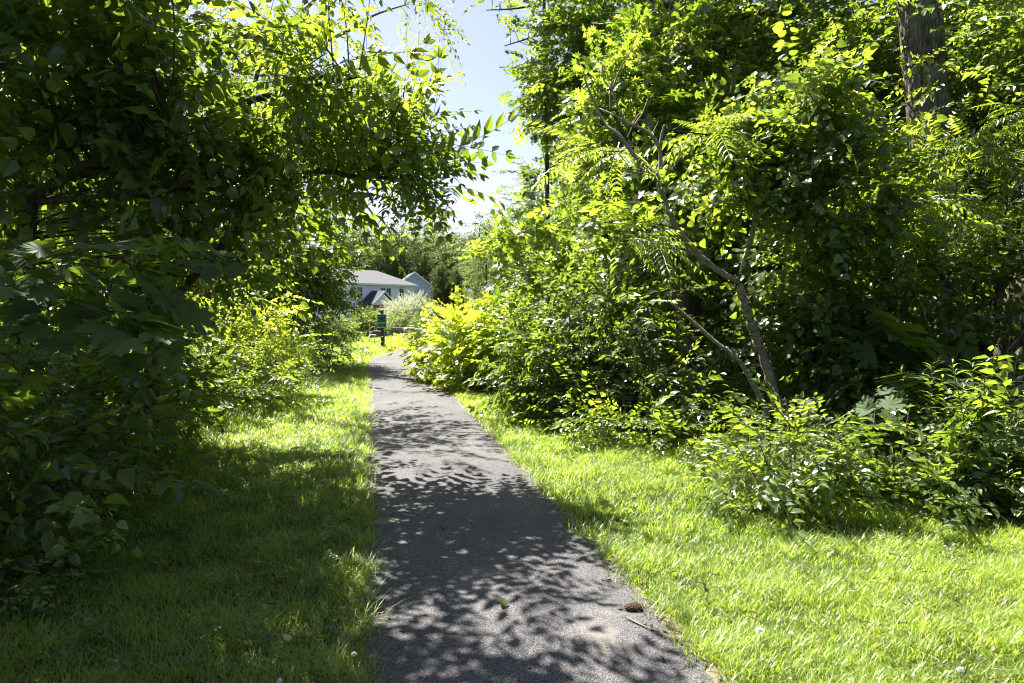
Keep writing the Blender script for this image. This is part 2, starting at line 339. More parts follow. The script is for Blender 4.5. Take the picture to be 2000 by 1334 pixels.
def shoot(nf, leafs, spread=1.0, up=.5):
    """compound leaves set round the end of a shoot along +Y"""
    s = Soup(); s.add(*twig_strip([(0, -.35, 0), (0, -.15, -.005), (0, 0, 0)], [.007, .006, .004]), np.full(10, .02))
    for i in range(nf):
        V, F, T = leafs[rng.integers(len(leafs))]; a = i * 2.4 + rng.normal() * .3; b = spread * (.45 + .55 * rng.random())
        d = np.array([math.cos(a) * b, .75, math.sin(a) * b * .55 + up * .3]); upv = np.array([0, -.2, 1.]) + .2 * rnd(3)
        s.add(xf(V, (0, -.2 + .2 * i / nf, 0), d, upv, 1 + .12 * rng.normal()), F, np.where(T > .05, np.clip(T + .15 * rng.normal(), .07, 1), T))
    return s.data()
def stalk(leaf, n, H, ls, lean=.12):
    """an upright weed stem along +Z with whorled narrow leaves"""
    s = Soup(); t = np.linspace(0, 1, 5); ax, ay = lean * rnd(2); P = np.stack([ax * H * t ** 2, ay * H * t ** 2, H * t], -1)
    s.add(*twig_strip(P, np.linspace(.0035, .0015, 5)), np.full(16, .3)); LV, LF = leaf
    for i in range(n):
        f = .18 + .82 * i / n; p = np.array([np.interp(f, t, P[:, a]) for a in range(3)]); a = i * 2.4 + .3 * rng.normal()
        d = np.array([math.cos(a), math.sin(a), .35 + .5 * f + .2 * rng.normal()])
        s.add(xf(LV, p, d, (0, 0, 1) + .15 * rnd(3), ls * (1.1 - .5 * f) * (1 + .15 * rng.normal())), LF, np.full(len(LV), .1 + .5 * rng.random() + .35 * f))
    return s.data()
ovh, ovl = leaf_ov(.28), leaf_ov(.30, hi=False)
lanh, lanl = leaf_ov(.10, .03, .4), leaf_ov(.12, .04, .35, False)
K = {}
K['maple_hi'] = [spray(leaf_maple(True), 8, .38, .13, 55, .30, .10, .004, .45) for _ in range(5)]
K['maple'] = [spray(leaf_maple(False), 9, .45, .115, 55, .35, .15, .004, .35) for _ in range(6)]
K['maple_small'] = [spray(leaf_maple(False), 8, .34, .085, 55, .35, .15, .003, .3) for _ in range(6)]
wl = [pinnate(int(rng.integers(6, 9)), .56 + .05 * rng.normal(), .115, .22, True, .25 + .15 * rng.random(), .18) for _ in range(6)]
K['walnut'] = [shoot(4, wl, 1.2, .25) for _ in range(6)]
wl2 = [pinnate(6, .42, .105, .25, False, .35, .4) for _ in range(5)]
K['walnut_lo'] = [shoot(5, wl2, 1.0, .4) for _ in range(5)]
sm = [pinnate(int(rng.integers(10, 13)), .50 + .04 * rng.normal(), .105, .13, True, .38 + .15 * rng.random(), .25, 78) for _ in range(6)]
K['sumac'] = [shoot(7, sm, 1.3, .9) for _ in range(5)]
K['round'] = [spray(leaf_heart(.44, .1, .15), 9, .42, .085, 60, .45, .15, .003, .3) for _ in range(6)]
K['heart'] = [spray(leaf_heart(.40, .1, .2), 9, .5, .085, 70, .35, .1, .003, .35) for _ in range(5)]
K['ovate'] = [spray(ovh, 11, .42, .085, 55, .40, .15, .003, .2) for _ in range(6)]
K['ovate_lo'] = [spray(ovl, 13, .45, .085, 55, .45, .15, .003, .15) for _ in range(6)]
K['small'] = [spray(ovl, 16, .38, .055, 55, .45, .1, .002, .15) for _ in range(6)]
K['small_hi'] = [spray(ovh, 13, .34, .055, 55, .40, .12, .002, .2) for _ in range(6)]
K['birch'] = [spray(ovl, 16, .5, .055, 50, .6, .5, .002, .4) for _ in range(6)]
K['lance'] = [stalk(lanh, 34, .62, .095) for _ in range(5)]
K['lance_lo'] = [stalk(lanl, 26, .6, .10) for _ in range(5)]
K['willow'] = [spray(lanl, 18, .55, .085, 40, .5, .05, .002, .1) for _ in range(5)]
K['far'] = [spray(ovl, 9, .9, .26, 55, .6, .2, .006, .2, tw=False) for _ in range(6)]
K['cedar'] = [spray(lanl, 16, .30, .10, 30, .9, -.3, .003, .0, tw=False) for _ in range(5)]

def instance(temps, pos, Rm, scale, jit=.18):
    s = Soup(); pick = rng.integers(len(temps), size=len(pos))
    for k, (V, F, T) in enumerate(temps):
        i = np.nonzero(pick == k)[0]
        if not len(i): continue
        W = np.einsum('nij,vj->nvi', Rm[i] * scale[i, None, None], V) + pos[i, None]
        FF = F[None] + (np.arange(len(i)) * len(V))[:, None, None]
        TT = np.where(T[None] > .05, np.clip(T[None] + jit * rnd(len(i), 1), .065, 1), T[None])
        s.add(W.reshape(-1, 3), FF.reshape(-1, 3), TT.ravel())
    return s

# gaps in the canopy: the sun comes down freely to these places
def gp(*p): return np.array([gnd(*q)[:2] for q in p])
LIT = [gp((985, 850), (1120, 862), (1300, 890), (1420, 930), (1520, 1040), (1640, 1080), (1790, 1040), (2000, 1130), (2100, 1400), (1480, 1400), (1290, 1180), (1200, 1080), (1100, 980), (1010, 890)),
       gp((470, 835), (560, 870), (702, 880), (712, 742), (660, 745), (600, 785)),
       gp((775, 700), (835, 705), (870, 768), (735, 768)), gp((880, 890), (960, 885), (1060, 960), (960, 925))]
LITB = [(at(700, 290, 6.5), 1.25), (at(620, 150, 5.9), 1.1), (at(840, 310, 6.8), .8), (at(560, 80, 18), 2.2), (at(1060, 520, 11), 1.0), (at(1230, 500, 10.5), .8), (at(1100, 630, 10), .7), (at(1800, 150, 11), 1.0), (at(510, 600, 11.5), 1.4), (at(440, 720, 10.8), 1.2), (at(930, 630, 13.5), 1.5), (at(880, 640, 15), 1.3), (at(970, 690, 12), 1.1),
        (at(1060, 380, 11.5), 1.2), (at(1180, 250, 12), 1.35), (at(1560, 880, 5.3), .75), (at(1470, 690, 7.5), .5), (at(1380, 500, 7.5), .45), (at(1850, 800, 5.8), .4), (at(1960, 850, 5), .45),
        (at(1500, 240, 7.3), .9), (at(1290, 330, 7.6), .8), (at(1230, 850, 7.6), .35), (at(1900, 330, 8), .8)]
def inpoly(P, x, y):
    r = np.zeros(len(x), bool); n = len(P)
    for i in range(n):
        (x1, y1), (x2, y2) = P[i], P[(i + 1) % n]
        c = ((y1 > y) != (y2 > y)) & (x < (x2 - x1) * (y - y1) / (y2 - y1 + 1e-12) + x1); r ^= c
    return r
def sunny(pos, prob=.96):
    """True where a spray would stand in one of those gaps"""
    z = pos[:, 2]; x = pos[:, 0] - S[0] / S[2] * z; y = pos[:, 1] - S[1] / S[2] * z; b = np.zeros(len(pos), bool)
    for P in LIT: b |= inpoly(P, x + .12 * rnd(len(x)), y + .12 * rnd(len(x))) & (z > .9)
    for c, r in LITB:
        q = pos - c; al = q @ S; pe = np.linalg.norm(q - al[:, None] * S, axis=1); b |= (al > r) & (pe < r * (1 + .15 * rnd(len(x))))
    return b & (rng.random(len(pos)) < prob)

def bezier(a, b, lift, n=6):
    c = (a + b) / 2 + np.array([0, 0, lift]) + .06 * np.linalg.norm(b - a) * rnd(3); t = np.linspace(0, 1, n)[:, None]
    return a * (1 - t) ** 2 + 2 * c * t * (1 - t) + b * t * t
def plant(name, label, cat, base, skel, lobes, kind, leafmat, bark='bark', group=None, parts=('trunk', 'crown'), cull=True,
          scale=1.0, sj=.28, br=.012, droop=-.1, sides=7, upw=.55, sunup=.3, outw=.8, maxbr=1.7, zcap=9):
    """skel: polylines [(points, r0, r1)]; lobes: (centre, radii, clusters, sprays per cluster, spread)"""
    base = np.asarray(base, float); root = empty(name, base, label, cat, group); wood = Soup(); nodes = []
    for P, r0, r1 in skel:
        Q = spline(P, max(6, 4 * len(P))); 
        rr = np.linspace(r0, r1, len(Q))
        if sides >= 10 and sides < 20: Q = spline(P, 12 * len(P)); rr = np.linspace(r0, r1, len(Q)) * (1 + .09 * np.convolve(rnd(len(Q) + 4), np.ones(3) / 1.7, 'same')[2:-2]); Q = Q + .16 * r1 * rnd(len(Q), 3)
        wood.add(*tube(Q, rr, sides)); nodes.append(Q)
    nodes = np.vstack(nodes) if nodes else base[None]
    P_, D_ = [], []
    for c, rad, nc, ns, sg in lobes:
        c = np.asarray(c, float); rad = np.asarray(rad, float)
        u = norm(rnd(nc, 3)); r = (.2 + .8 * rng.random((nc, 1))) ** .6; cc = c + u * r * rad
        cc[:, 2] = np.maximum(cc[:, 2], .12)
        if cull: cc = cc[~sunny(cc, .97)]
        for q in cc:
            cost = np.linalg.norm(nodes - q, axis=1) + 1.5 * np.maximum(0, nodes[:, 2] - q[2] + .1); a = nodes[np.argmin(cost)]
            ln = np.linalg.norm(q - a)
            if br > 0 and .05 < ln < maxbr: wood.add(*tube(bezier(a, q, .12 * ln), np.linspace(br * (.5 + .25 * min(ln, 1.5)), br * .2, 6), 4))
        n = len(cc) * ns
        if n == 0: continue
        pos = np.repeat(cc, ns, 0) + rnd(n, 3) * sg * np.array([1, 1, .7])
        out = pos - c; out[:, 2] *= .5; loc = pos - np.repeat(cc, ns, 0)
        d = outw * norm(out) + .5 * norm(loc) + .45 * rnd(n, 3); d[:, 2] += droop; d[:, 2] = np.minimum(d[:, 2], zcap)
        P_.append(pos); D_.append(d)
    pos = np.vstack(P_); d = np.vstack(D_); k = pos[:, 2] > .04 + gz(pos[:, 1])
    if cull: k &= ~sunny(pos)
    pos, d = pos[k], d[k]; n = len(pos)
    up = np.array([0, 0, 1.]) + sunup * S + upw * rnd(n, 3)
    s = instance(K[kind], pos, frames(d, up), scale * np.clip(1 + sj * rnd(n), .5, 1.6))
    if wood.n: wood.build(parts[0], M[bark], root, True, base)
    V, F, T = s.data(); obj(parts[1], raw_mesh(parts[1], V - base, F, M[leafmat], T), root)
    return root
def lobe(px, py, Y, rx, ry, rY, nc, ns, sg):
    k = Y / FPX; return (at(px, py, Y), (rx * k, rY, ry * k), nc, ns, sg)
def B(x, y): return np.array([x, y, float(gz(y))])
SH = ('stem', 'foliage')

# ------------------------------------------------------------------ left of the path
b = B(-3.9, 7.2)
plant('walnut_tree', 'leaning tree whose long feather-like compound leaves reach out over the path against the sky', 'tree', b,
      [([b, b + (.1, .1, 1.2), b + (.5, 0, 2.2), at(560, 330, 6.9), at(700, 330, 6.8), at(800, 330, 6.8)], .10, .014),
       ([b + (.3, 0, 1.8), at(420, 250, 6.6), at(560, 180, 6.0), at(700, 150, 5.7)], .06, .01),
       ([b + (.2, 0, 1.5), at(560, 360, 6.4), at(700, 345, 6.4), at(780, 350, 6.4)], .05, .008), ([b + (.1, .1, 1.2), b + (.2, -.2, 4), b + (1.2, -.4, 5.5)], .08, .03)],
      [lobe(850, 300, 6.8, 70, 50, .5, 11, 1, .14), lobe(925, 335, 6.9, 40, 45, .4, 12, 1, .1), lobe(900, 260, 6.9, 45, 25, .3, 5, 1, .09), lobe(970, 345, 7.0, 25, 25, .3, 5, 1, .07), lobe(930, 400, 6.9, 40, 18, .3, 5, 1, .08), lobe(830, 385, 6.7, 70, 25, .4, 9, 1, .1), lobe(780, 310, 6.9, 80, 70, .5, 14, 1, .14), lobe(730, 270, 6.6, 90, 55, .6, 10, 2, .16), lobe(700, 150, 5.8, 60, 25, .3, 5, 1, .08),
       lobe(620, 140, 5.9, 80, 60, .5, 9, 2, .14), lobe(590, 260, 6.4, 120, 70, .8, 12, 2, .2), lobe(780, 340, 6.3, 70, 25, .4, 7, 1, .1),
       lobe(560, 320, 6.5, 100, 40, .6, 10, 2, .15), (np.array([-1.7, 6.6, 5.7]), (1.2, 1.0, .5), 15, 1, .1), (np.array([-.3, 5.6, 5.1]), (.8, .8, .3), 9, 1, .15), (np.array([-1.6, 5.3, 4.35]), (1.0, .8, .25), 9, 1, .16), (np.array([-.7, 4.7, 4.2]), (.6, .6, .2), 5, 1, .14),
       (np.array([-2.2, 5.2, 5.0]), (.8, .8, .3), 10, 2, .2)],  # np.array lobes hang unseen above the view, added to dapple the near path
      'walnut', 'walnut', br=.010, droop=-.15, scale=.95, maxbr=.9)
b = B(-5.0, 6.6)
plant('vine_covered_tree', 'dark shaded tree covered in rounded leaves with thick slanting limbs, above the near left grass', 'tree', b,
      [([b, b + (.2, 0, 1.2), b + (.4, -.1, 2.4), b + (.6, 0, 4.2), b + (.8, .2, 6.5)], .15, .05),
       ([at(60, 390, 5.9), at(130, 345, 5.8), at(215, 300, 5.7), at(330, 240, 5.6)], .055, .03), ([at(60, 395, 5.9), at(180, 385, 5.7), at(330, 370, 5.5)], .035, .012),
       ([b + (.3, 0, 1.8), at(60, 400, 5.9)], .08, .055)],
      [lobe(120, 120, 5.6, 200, 130, .9, 46, 5, .26), lobe(300, 160, 5.9, 120, 120, .9, 36, 5, .26), lobe(300, 330, 6.0, 210, 110, .9, 46, 5, .26),
       lobe(90, 300, 6.2, 130, 120, .8, 20, 5, .26), lobe(430, 400, 7.2, 100, 90, .8, 24, 5, .25), lobe(390, 490, 7.6, 110, 50, .6, 22, 5, .22), lobe(560, 430, 9.5, 70, 50, .7, 18, 5, .24), lobe(250, 540, 7.4, 140, 60, .6, 26, 5, .22), lobe(180, 10, 6.4, 170, 60, .8, 30, 5, .28), (np.array([-4.1, 6.8, 5.6]), (1.9, 1.5, 1.2), 60, 5, .34), (np.array([-2.9, 3.9, 4.7]), (1.3, 1.1, .6), 50, 5, .3), (np.array([-5.2, 8.4, 6.4]), (2.2, 1.8, 1.2), 50, 5, .35),
       (np.array([-4.2, 4.2, 5.0]), (1.6, 1.4, .9), 36, 4, .3), (np.array([-3.2, 4.5, 4.9]), (1.1, 1.2, .6), 40, 4, .27), (np.array([-3.4, 5.9, 5.0]), (.9, .9, .5), 22, 4, .26)],  # np.array lobes are unseen canopy added overhead to shade grass and sapling
      'round', 'dark', br=.012)
b = B(-2.9, 2.5)
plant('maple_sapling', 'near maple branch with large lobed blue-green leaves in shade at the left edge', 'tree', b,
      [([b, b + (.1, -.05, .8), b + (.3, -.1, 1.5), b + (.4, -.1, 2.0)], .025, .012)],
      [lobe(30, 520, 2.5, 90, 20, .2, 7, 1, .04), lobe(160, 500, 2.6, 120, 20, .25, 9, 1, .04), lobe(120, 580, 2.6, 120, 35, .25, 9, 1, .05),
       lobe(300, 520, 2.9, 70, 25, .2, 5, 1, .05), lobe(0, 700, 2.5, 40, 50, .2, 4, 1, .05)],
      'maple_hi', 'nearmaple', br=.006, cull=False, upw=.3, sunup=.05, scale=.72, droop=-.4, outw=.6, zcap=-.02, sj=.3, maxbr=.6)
b = B(-4.9, 11.6)
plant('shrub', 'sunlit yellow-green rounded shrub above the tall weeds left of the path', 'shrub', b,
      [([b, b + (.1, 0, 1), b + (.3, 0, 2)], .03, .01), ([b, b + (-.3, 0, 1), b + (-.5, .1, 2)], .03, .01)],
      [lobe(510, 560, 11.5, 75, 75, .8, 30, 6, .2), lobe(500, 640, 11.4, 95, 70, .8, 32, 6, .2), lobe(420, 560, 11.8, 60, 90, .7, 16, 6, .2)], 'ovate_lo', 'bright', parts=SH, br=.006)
b = B(-4.4, 9.7)
plant('shrub', 'dense bush of tiny leaves in half shade beside the bright lawn strip', 'shrub', b,
      [([b + (x, y, 0), b + (x * 1.5, y, .8)], .012, .004) for x, y in ((-.6, 0), (-.2, .1), (.2, 0), (.5, .2), (.6, .9))],
      [lobe(430, 690, 10.2, 110, 70, .7, 34, 6, .17), lobe(540, 690, 11, 65, 60, .7, 22, 6, .16), lobe(470, 760, 9.6, 120, 40, .6, 26, 6, .15), lobe(330, 720, 9.2, 90, 90, .6, 22, 6, .17)],
      'small', 'weed', parts=SH, br=.005)
b = B(-4.6, 11.2)
plant('shrub', 'low weedy bush with pale leaf tips right of the tiny-leaved bush', 'shrub', b,
      [([b + (x, 0, 0), b + (x * 1.3, 0, .6)], .01, .004) for x in (-.3, 0, .3, .6)],
      [lobe(575, 720, 11.8, 35, 50, .5, 16, 6, .14), (b + (.3, 0, .3), (.7, .5, .3), 16, 6, .14)], 'lance_lo', 'weed', parts=SH, br=.004, scale=.55, outw=.1, droop=.0)
b = B(-6.0, 16.5)
plant('leafy_tree', 'full tree with leaves hanging almost to the ground just left of the white house', 'tree', b,
      [([b, b + (.1, 0, 2), b + (.3, 0, 5), b + (.5, 0, 8)], .16, .05)],
      [lobe(615, 500, 17, 40, 80, 1.1, 50, 8, .26), lobe(575, 430, 17, 85, 70, 1.3, 50, 7, .3), lobe(585, 580, 17, 45, 55, 1.1, 40, 8, .25), lobe(665, 470, 16.6, 45, 25, .5, 12, 6, .16), lobe(672, 525, 16.6, 25, 12, .3, 4, 4, .12), lobe(632, 590, 17, 14, 30, .5, 10, 6, .13),
       (b + (.2, .3, 6.0), (1.6, 1.5, 1.6), 34, 6, .35)], 'ovate_lo', 'maple', br=.012)
b = B(-5.3, 17.2)
plant('shrub', 'dark low shrub at the lawn edge where the left hedge ends', 'shrub', b,
      [([b, b + (x * .7, 0, .2), b + (x * 1.3, .1, .6)], .012, .004) for x in (-.5, 0, .4)],
      [lobe(640, 640, 17.5, 55, 35, .8, 28, 6, .18), lobe(655, 670, 18, 40, 22, .6, 18, 6, .14), lobe(600, 670, 15.5, 45, 40, .7, 20, 6, .17)], 'small', 'dark', parts=SH, br=.005)
b = B(-5.7, 12.4)
plant('ash_tree', 'slim tree with small sunlit leaves rising behind the drooping long-leaved branches on the left', 'tree', b,
      [([b, b + (.3, -.2, 2), b + (1.0, -.7, 4), b + (1.7, -1.2, 5.6)], .09, .03), ([b + (.6, -.4, 3), b + (.4, 0, 5), b + (.5, 0, 6.5)], .05, .02)],
      [(np.array([-3.5, 10.9, 4.6]), (1.0, 1.1, .8), 34, 5, .26), (np.array([-4.6, 12.2, 5.2]), (1.0, 1.0, 1.1), 34, 5, .28), (np.array([-2.9, 10.2, 5.9]), (.9, 1.0, .6), 18, 4, .26), (np.array([-4.6, 11.4, 3.4]), (.7, .8, .5), 14, 4, .24)], 'ovate_lo', 'maple', br=.009)
b = B(-6.6, 18.5)
plant('birch_tree', 'tall airy tree with fine bright leaves and sky showing through, top left of the gap', 'tree', b,
      [([b, at(575, 300, 18.4), at(590, 100, 18.4), at(600, -60, 18.3), at(610, -220, 18)], .16, .04), ([at(590, 100, 18.4), at(680, 60, 18), at(730, 30, 17.8), at(790, 10, 17.6)], .06, .015),
       ([at(580, 200, 18.4), at(480, 80, 18.2), at(430, -40, 18)], .06, .02), ([at(595, 20, 18.4), at(700, -80, 18), at(800, -120, 17.8)], .05, .015)],
      [lobe(560, 80, 18, 130, 100, 1.5, 46, 6, .38), lobe(700, 30, 17.8, 110, 70, 1.2, 30, 6, .36), lobe(790, 20, 17.6, 60, 55, .8, 34, 8, .28), lobe(690, 90, 17.8, 90, 70, .8, 34, 8, .3), lobe(780, -120, 17.6, 90, 80, 1, 24, 8, .35),
       lobe(480, 170, 18.4, 110, 90, 1.3, 34, 6, .36), lobe(600, -150, 18, 160, 90, 1.5, 34, 6, .4), lobe(430, 0, 18, 110, 100, 1.2, 28, 6, .4), lobe(640, 200, 18, 80, 70, 1, 24, 8, .34)],
      'birch', 'birch', 'birchbark', br=.014, droop=-.5, scale=1.9)
b = B(-4.0, 6.1)
plant('undergrowth', 'tangle of dark shaded leafy weeds filling the space under the trees, left of the near grass', 'undergrowth', b,
      [([b + (x, y, 0), b + (x * 1.2, y, .9)], .012, .004) for x, y in ((-.6, -1.5), (-.2, -.8), (-.4, 0), (.0, .5), (-.3, 1.4), (-.9, .6))],
      [lobe(130, 760, 4.8, 140, 90, .5, 26, 5, .17), lobe(60, 880, 4.0, 110, 80, .4, 18, 5, .14), lobe(250, 800, 6.6, 110, 60, .6, 26, 5, .17), lobe(240, 680, 7.6, 120, 90, .7, 30, 5, .2),
       lobe(170, 870, 5.4, 90, 50, .5, 18, 5, .15), lobe(60, 700, 6.0, 110, 90, .6, 24, 5, .2), lobe(330, 770, 8.2, 60, 50, .5, 14, 5, .15)], 'ovate', 'dark', parts=SH, br=.005)
b = at(185, 760, 6.8); b[2] = 0; s = Soup(); s.add(*tube(spline([b, at(190, 700, 6.8), at(205, 640, 6.9), at(235, 580, 7.0), at(290, 500, 7.1)], 16), np.linspace(.075, .045, 16), 9))
tag(s.build('leaning_trunk', M['birchbark'], None, True, b), 'pale bit of leaning trunk glimpsed among the dark weeds on the left', 'tree').location = b
b = B(-3.1, 4.3)
plant('vine', 'creeper with pale green heart-shaped leaves spilling onto the shaded grass', 'vine', b,
      [([b, b + (.3, .1, .25), b + (.6, .1, .3)], .006, .003), ([b, b + (-.2, .2, .35), b + (-.4, .3, .5)], .006, .003)],
      [lobe(110, 970, 4.2, 130, 30, .22, 9, 2, .07), lobe(60, 930, 4.2, 70, 60, .22, 8, 2, .08)], 'heart', 'vine', parts=SH, br=.003, cull=False, upw=.3, sunup=.1)
b = B(-2.75, 3.35)
plant('clover_patch', 'patch of small light green clover-like leaves at the left edge of the grass', 'plant', b,
      [([b, b + (0, 0, .1)], .004, .002)],
      [(b + (.05, .35, .12), (.42, .38, .06), 30, 4, .05), (b + (-.1, -.2, .12), (.3, .3, .06), 16, 4, .05)], 'small_hi', 'vine', parts=SH, br=.002, cull=False, scale=.6, upw=.25)

# ------------------------------------------------------------------ right of the path
b = B(1.9, 13.2)
plant('maple_tree', 'broad sunlit maple with layered lobed leaves filling the middle right of the path', 'tree', b,
      [([b, b + (-.1, -.1, 2), b + (-.2, -.2, 4), b + (-.2, 0, 6)], .13, .03)],
      [lobe(1080, 320, 11.6, 100, 110, 1.1, 71, 6, .26), lobe(985, 400, 11.4, 75, 90, .9, 43, 6, .24), lobe(1180, 230, 12, 120, 110, 1.2, 75, 6, .28), lobe(1130, 470, 11, 150, 90, 1.1, 75, 6, .26),
       lobe(1010, 500, 12, 50, 50, .8, 25, 6, .2), lobe(945, 450, 12, 30, 30, .4, 16, 6, .15), lobe(965, 290, 11.9, 30, 55, .5, 30, 6, .18), lobe(935, 395, 12, 35, 50, .5, 30, 6, .18), lobe(1000, 190, 12.6, 25, 40, .4, 16, 6, .18), lobe(975, 330, 11.8, 30, 60, .4, 20, 6, .17), lobe(990, 250, 12, 20, 25, .3, 6, 5, .12), lobe(1035, 270, 11.8, 45, 55, .6, 34, 6, .2), lobe(1300, 420, 10.8, 120, 120, 1.0, 52, 6, .27), lobe(1260, 150, 13, 120, 100, 1.2, 69, 7, .28), lobe(1300, 280, 12.2, 110, 120, 1.0, 57, 7, .28), lobe(1150, 180, 13.2, 90, 80, .8, 46, 7, .26), lobe(950, 285, 11.5, 25, 30, .5, 4, 4, .15),
       (b + (-.2, .2, 7.2), (2.2, 2, 1.4), 50, 6, .35)], 'maple', 'maple', br=.012, scale=.86)
b = B(.9, 17.5)
plant('maple_tree', 'tall maple behind the sunlit one, small leaves at the right edge of the sky gap', 'tree', b,
      [([b, b + (0, 0, 4), b + (-.1, 0, 9), b + (-.1, 0, 13)], .075, .03), ([at(1150, 40, 17), at(1080, 60, 16.6), at(985, 90, 16.4)], .05, .01), ([at(1130, -40, 17), at(1040, 10, 16.6), at(950, 20, 16.4)], .05, .01)],
      [lobe(1110, 120, 16.5, 80, 70, 1.2, 64, 7, .28), lobe(1070, 200, 16.5, 45, 60, .9, 34, 7, .25), lobe(1200, 60, 16.5, 130, 90, 1.4, 80, 7, .34), lobe(1220, 220, 17.5, 130, 100, 1.0, 70, 7, .34), lobe(1010, 55, 16.4, 55, 22, .5, 7, 3, .2), lobe(970, 5, 16.4, 40, 15, .4, 6, 3, .18), lobe(1110, 10, 16.5, 70, 50, 1, 34, 6, .3),
       lobe(1180, -160, 16.5, 170, 130, 1.6, 46, 5, .4)], 'maple_small', 'maple', br=.014)
b = B(-.3, 13.6)
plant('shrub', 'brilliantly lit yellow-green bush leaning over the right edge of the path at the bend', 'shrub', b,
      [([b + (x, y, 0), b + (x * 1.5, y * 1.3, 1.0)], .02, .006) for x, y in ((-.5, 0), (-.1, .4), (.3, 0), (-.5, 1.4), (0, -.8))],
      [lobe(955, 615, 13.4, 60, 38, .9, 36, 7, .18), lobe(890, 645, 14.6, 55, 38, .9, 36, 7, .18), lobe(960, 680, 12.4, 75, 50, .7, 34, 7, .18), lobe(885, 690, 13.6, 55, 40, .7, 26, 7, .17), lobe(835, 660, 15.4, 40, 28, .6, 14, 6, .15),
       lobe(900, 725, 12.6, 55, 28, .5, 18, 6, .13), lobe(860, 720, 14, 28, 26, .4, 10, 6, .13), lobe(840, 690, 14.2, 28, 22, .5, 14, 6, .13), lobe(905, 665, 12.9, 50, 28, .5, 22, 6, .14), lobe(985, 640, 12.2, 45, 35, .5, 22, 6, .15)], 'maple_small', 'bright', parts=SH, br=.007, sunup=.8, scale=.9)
b = B(1.0, 9.6)
plant('shrub', 'large dark leafy shrub between the bright bush and the leaning grey trunk', 'shrub', b,
      [([b + (x, y, 0), b + (x * 1.4, y * 1.2, 1.3)], .02, .006) for x, y in ((-.6, 0), (-.1, .3), (.4, 0), (.9, .2))] + [([b + (.45, -.3, 0), at(1165, 660, 9.3), at(1150, 620, 9.4)], .03, .015)],
      [lobe(1090, 600, 10.2, 90, 70, .8, 40, 6, .2), lobe(1100, 690, 9.6, 110, 60, .7, 44, 6, .18), lobe(1210, 640, 9.2, 100, 90, .7, 44, 6, .2), lobe(1060, 750, 9.6, 70, 40, .5, 24, 6, .15), lobe(1160, 770, 9.0, 100, 40, .5, 30, 6, .15), lobe(1230, 740, 8.8, 80, 50, .6, 24, 6, .16)],
      'ovate_lo', 'dark', parts=SH, br=.007)
b = B(1.55, 7.5)
plant('shrub', 'low glossy half-lit bush on the sunny lawn edge left of the leaning trunk', 'shrub', b,
      [([b + (x, y, 0), b + (x * 1.3, y, .4)], .01, .004) for x, y in ((-.4, .3), (0, 0), (.4, .0))],
      [lobe(1230, 840, 7.7, 70, 40, .35, 22, 4, .10), lobe(1330, 860, 7.2, 80, 35, .35, 22, 4, .10), lobe(1130, 830, 8.5, 50, 28, .3, 10, 4, .1), lobe(1310, 800, 7.9, 70, 30, .3, 14, 4, .11)], 'small_hi', 'bitter', parts=SH, br=.004, scale=1.15)
b = gnd(1110, 850)
plant('maple_seedling', 'small dark maple seedling with broad lobed leaves at the grass edge', 'plant', b,
      [([b, b + (.02, 0, .25), b + (.05, 0, .45)], .006, .003)], [(b + (0, 0, .28), (.2, .15, .18), 6, 1, .05)], 'maple_hi', 'nearmaple', parts=SH, br=.003, cull=False, upw=.25)
# sumac with the leaning grey trunk
b = at(1530, 800, 7.6); b[2] = 0; f = at(1440, 550, 7.5)
grey = [([b + (.05, 0, 0), at(1520, 790, 7.6), at(1488, 690, 7.6), at(1460, 610, 7.5), f], .058, .044), ([f, at(1385, 515, 7.5), at(1325, 450, 7.5), at(1295, 380, 7.5), at(1282, 340, 7.5)], .036, .026),
        ([f, at(1452, 520, 7.5), at(1470, 450, 7.6), at(1480, 370, 7.7), at(1487, 300, 7.8)], .030, .018)]
root = plant('sumac_tree', 'slender leaning grey trunk forking in two with feathery fronds and bare twigs above', 'tree', b, grey,
      [lobe(1165, 320, 7.4, 45, 20, .3, 5, 1, .1), lobe(1150, 410, 7.4, 50, 25, .3, 7, 1, .1), lobe(1240, 300, 7.6, 40, 20, .2, 3, 1, .1), lobe(1390, 280, 7.8, 40, 20, .2, 3, 1, .1), lobe(1230, 480, 7.6, 50, 20, .2, 3, 1, .1)],
      'sumac', 'sumac', 'greybark', br=.008, sides=10, scale=1.1, sunup=.2, upw=.25, droop=-.3)
dead = Soup()
for P, r0, r1 in [([(1282, 345), (1240, 305), (1215, 270), (1202, 258), (1180, 240), (1160, 200), (1148, 170), (1141, 150)], .024, .008), ([(1290, 330), (1288, 290), (1265, 258), (1230, 242), (1200, 225), (1172, 212)], .026, .007),
                  ([(1222, 240), (1205, 205), (1195, 175), (1180, 158), (1176, 125)], .012, .006), ([(1195, 180), (1205, 150), (1222, 115), (1240, 90)], .010, .005), ([(1192, 210), (1192, 180), (1198, 155)], .009, .006),
                  ([(1288, 290), (1292, 265), (1297, 245)], .018, .012), ([(1240, 242), (1255, 220), (1265, 195)], .008, .005), ([(1225, 270), (1240, 235), (1250, 220)], .008, .004), ([(1202, 258), (1180, 248), (1160, 240)], .006, .003), ([(1272, 265), (1285, 240)], .008, .005)]:
    Q = spline([at(x, y, 7.45 + .12 * math.sin(x * .05)) for x, y in P], 14); dead.add(*tube(Q, np.linspace(r0, r1, 14), 6))
dead.build('bare_branch', M['deadwood'], root, True, b)
b = at(1500, 815, 7.2); b[2] = 0
s = Soup(); Q = spline([b, at(1497, 805, 7.2), at(1470, 750, 7.2), at(1440, 700, 7.2), at(1400, 670, 7.3), at(1350, 625, 7.4), at(1310, 590, 7.5)], 24); s.add(*tube(Q, np.linspace(.034, .014, 24), 8))
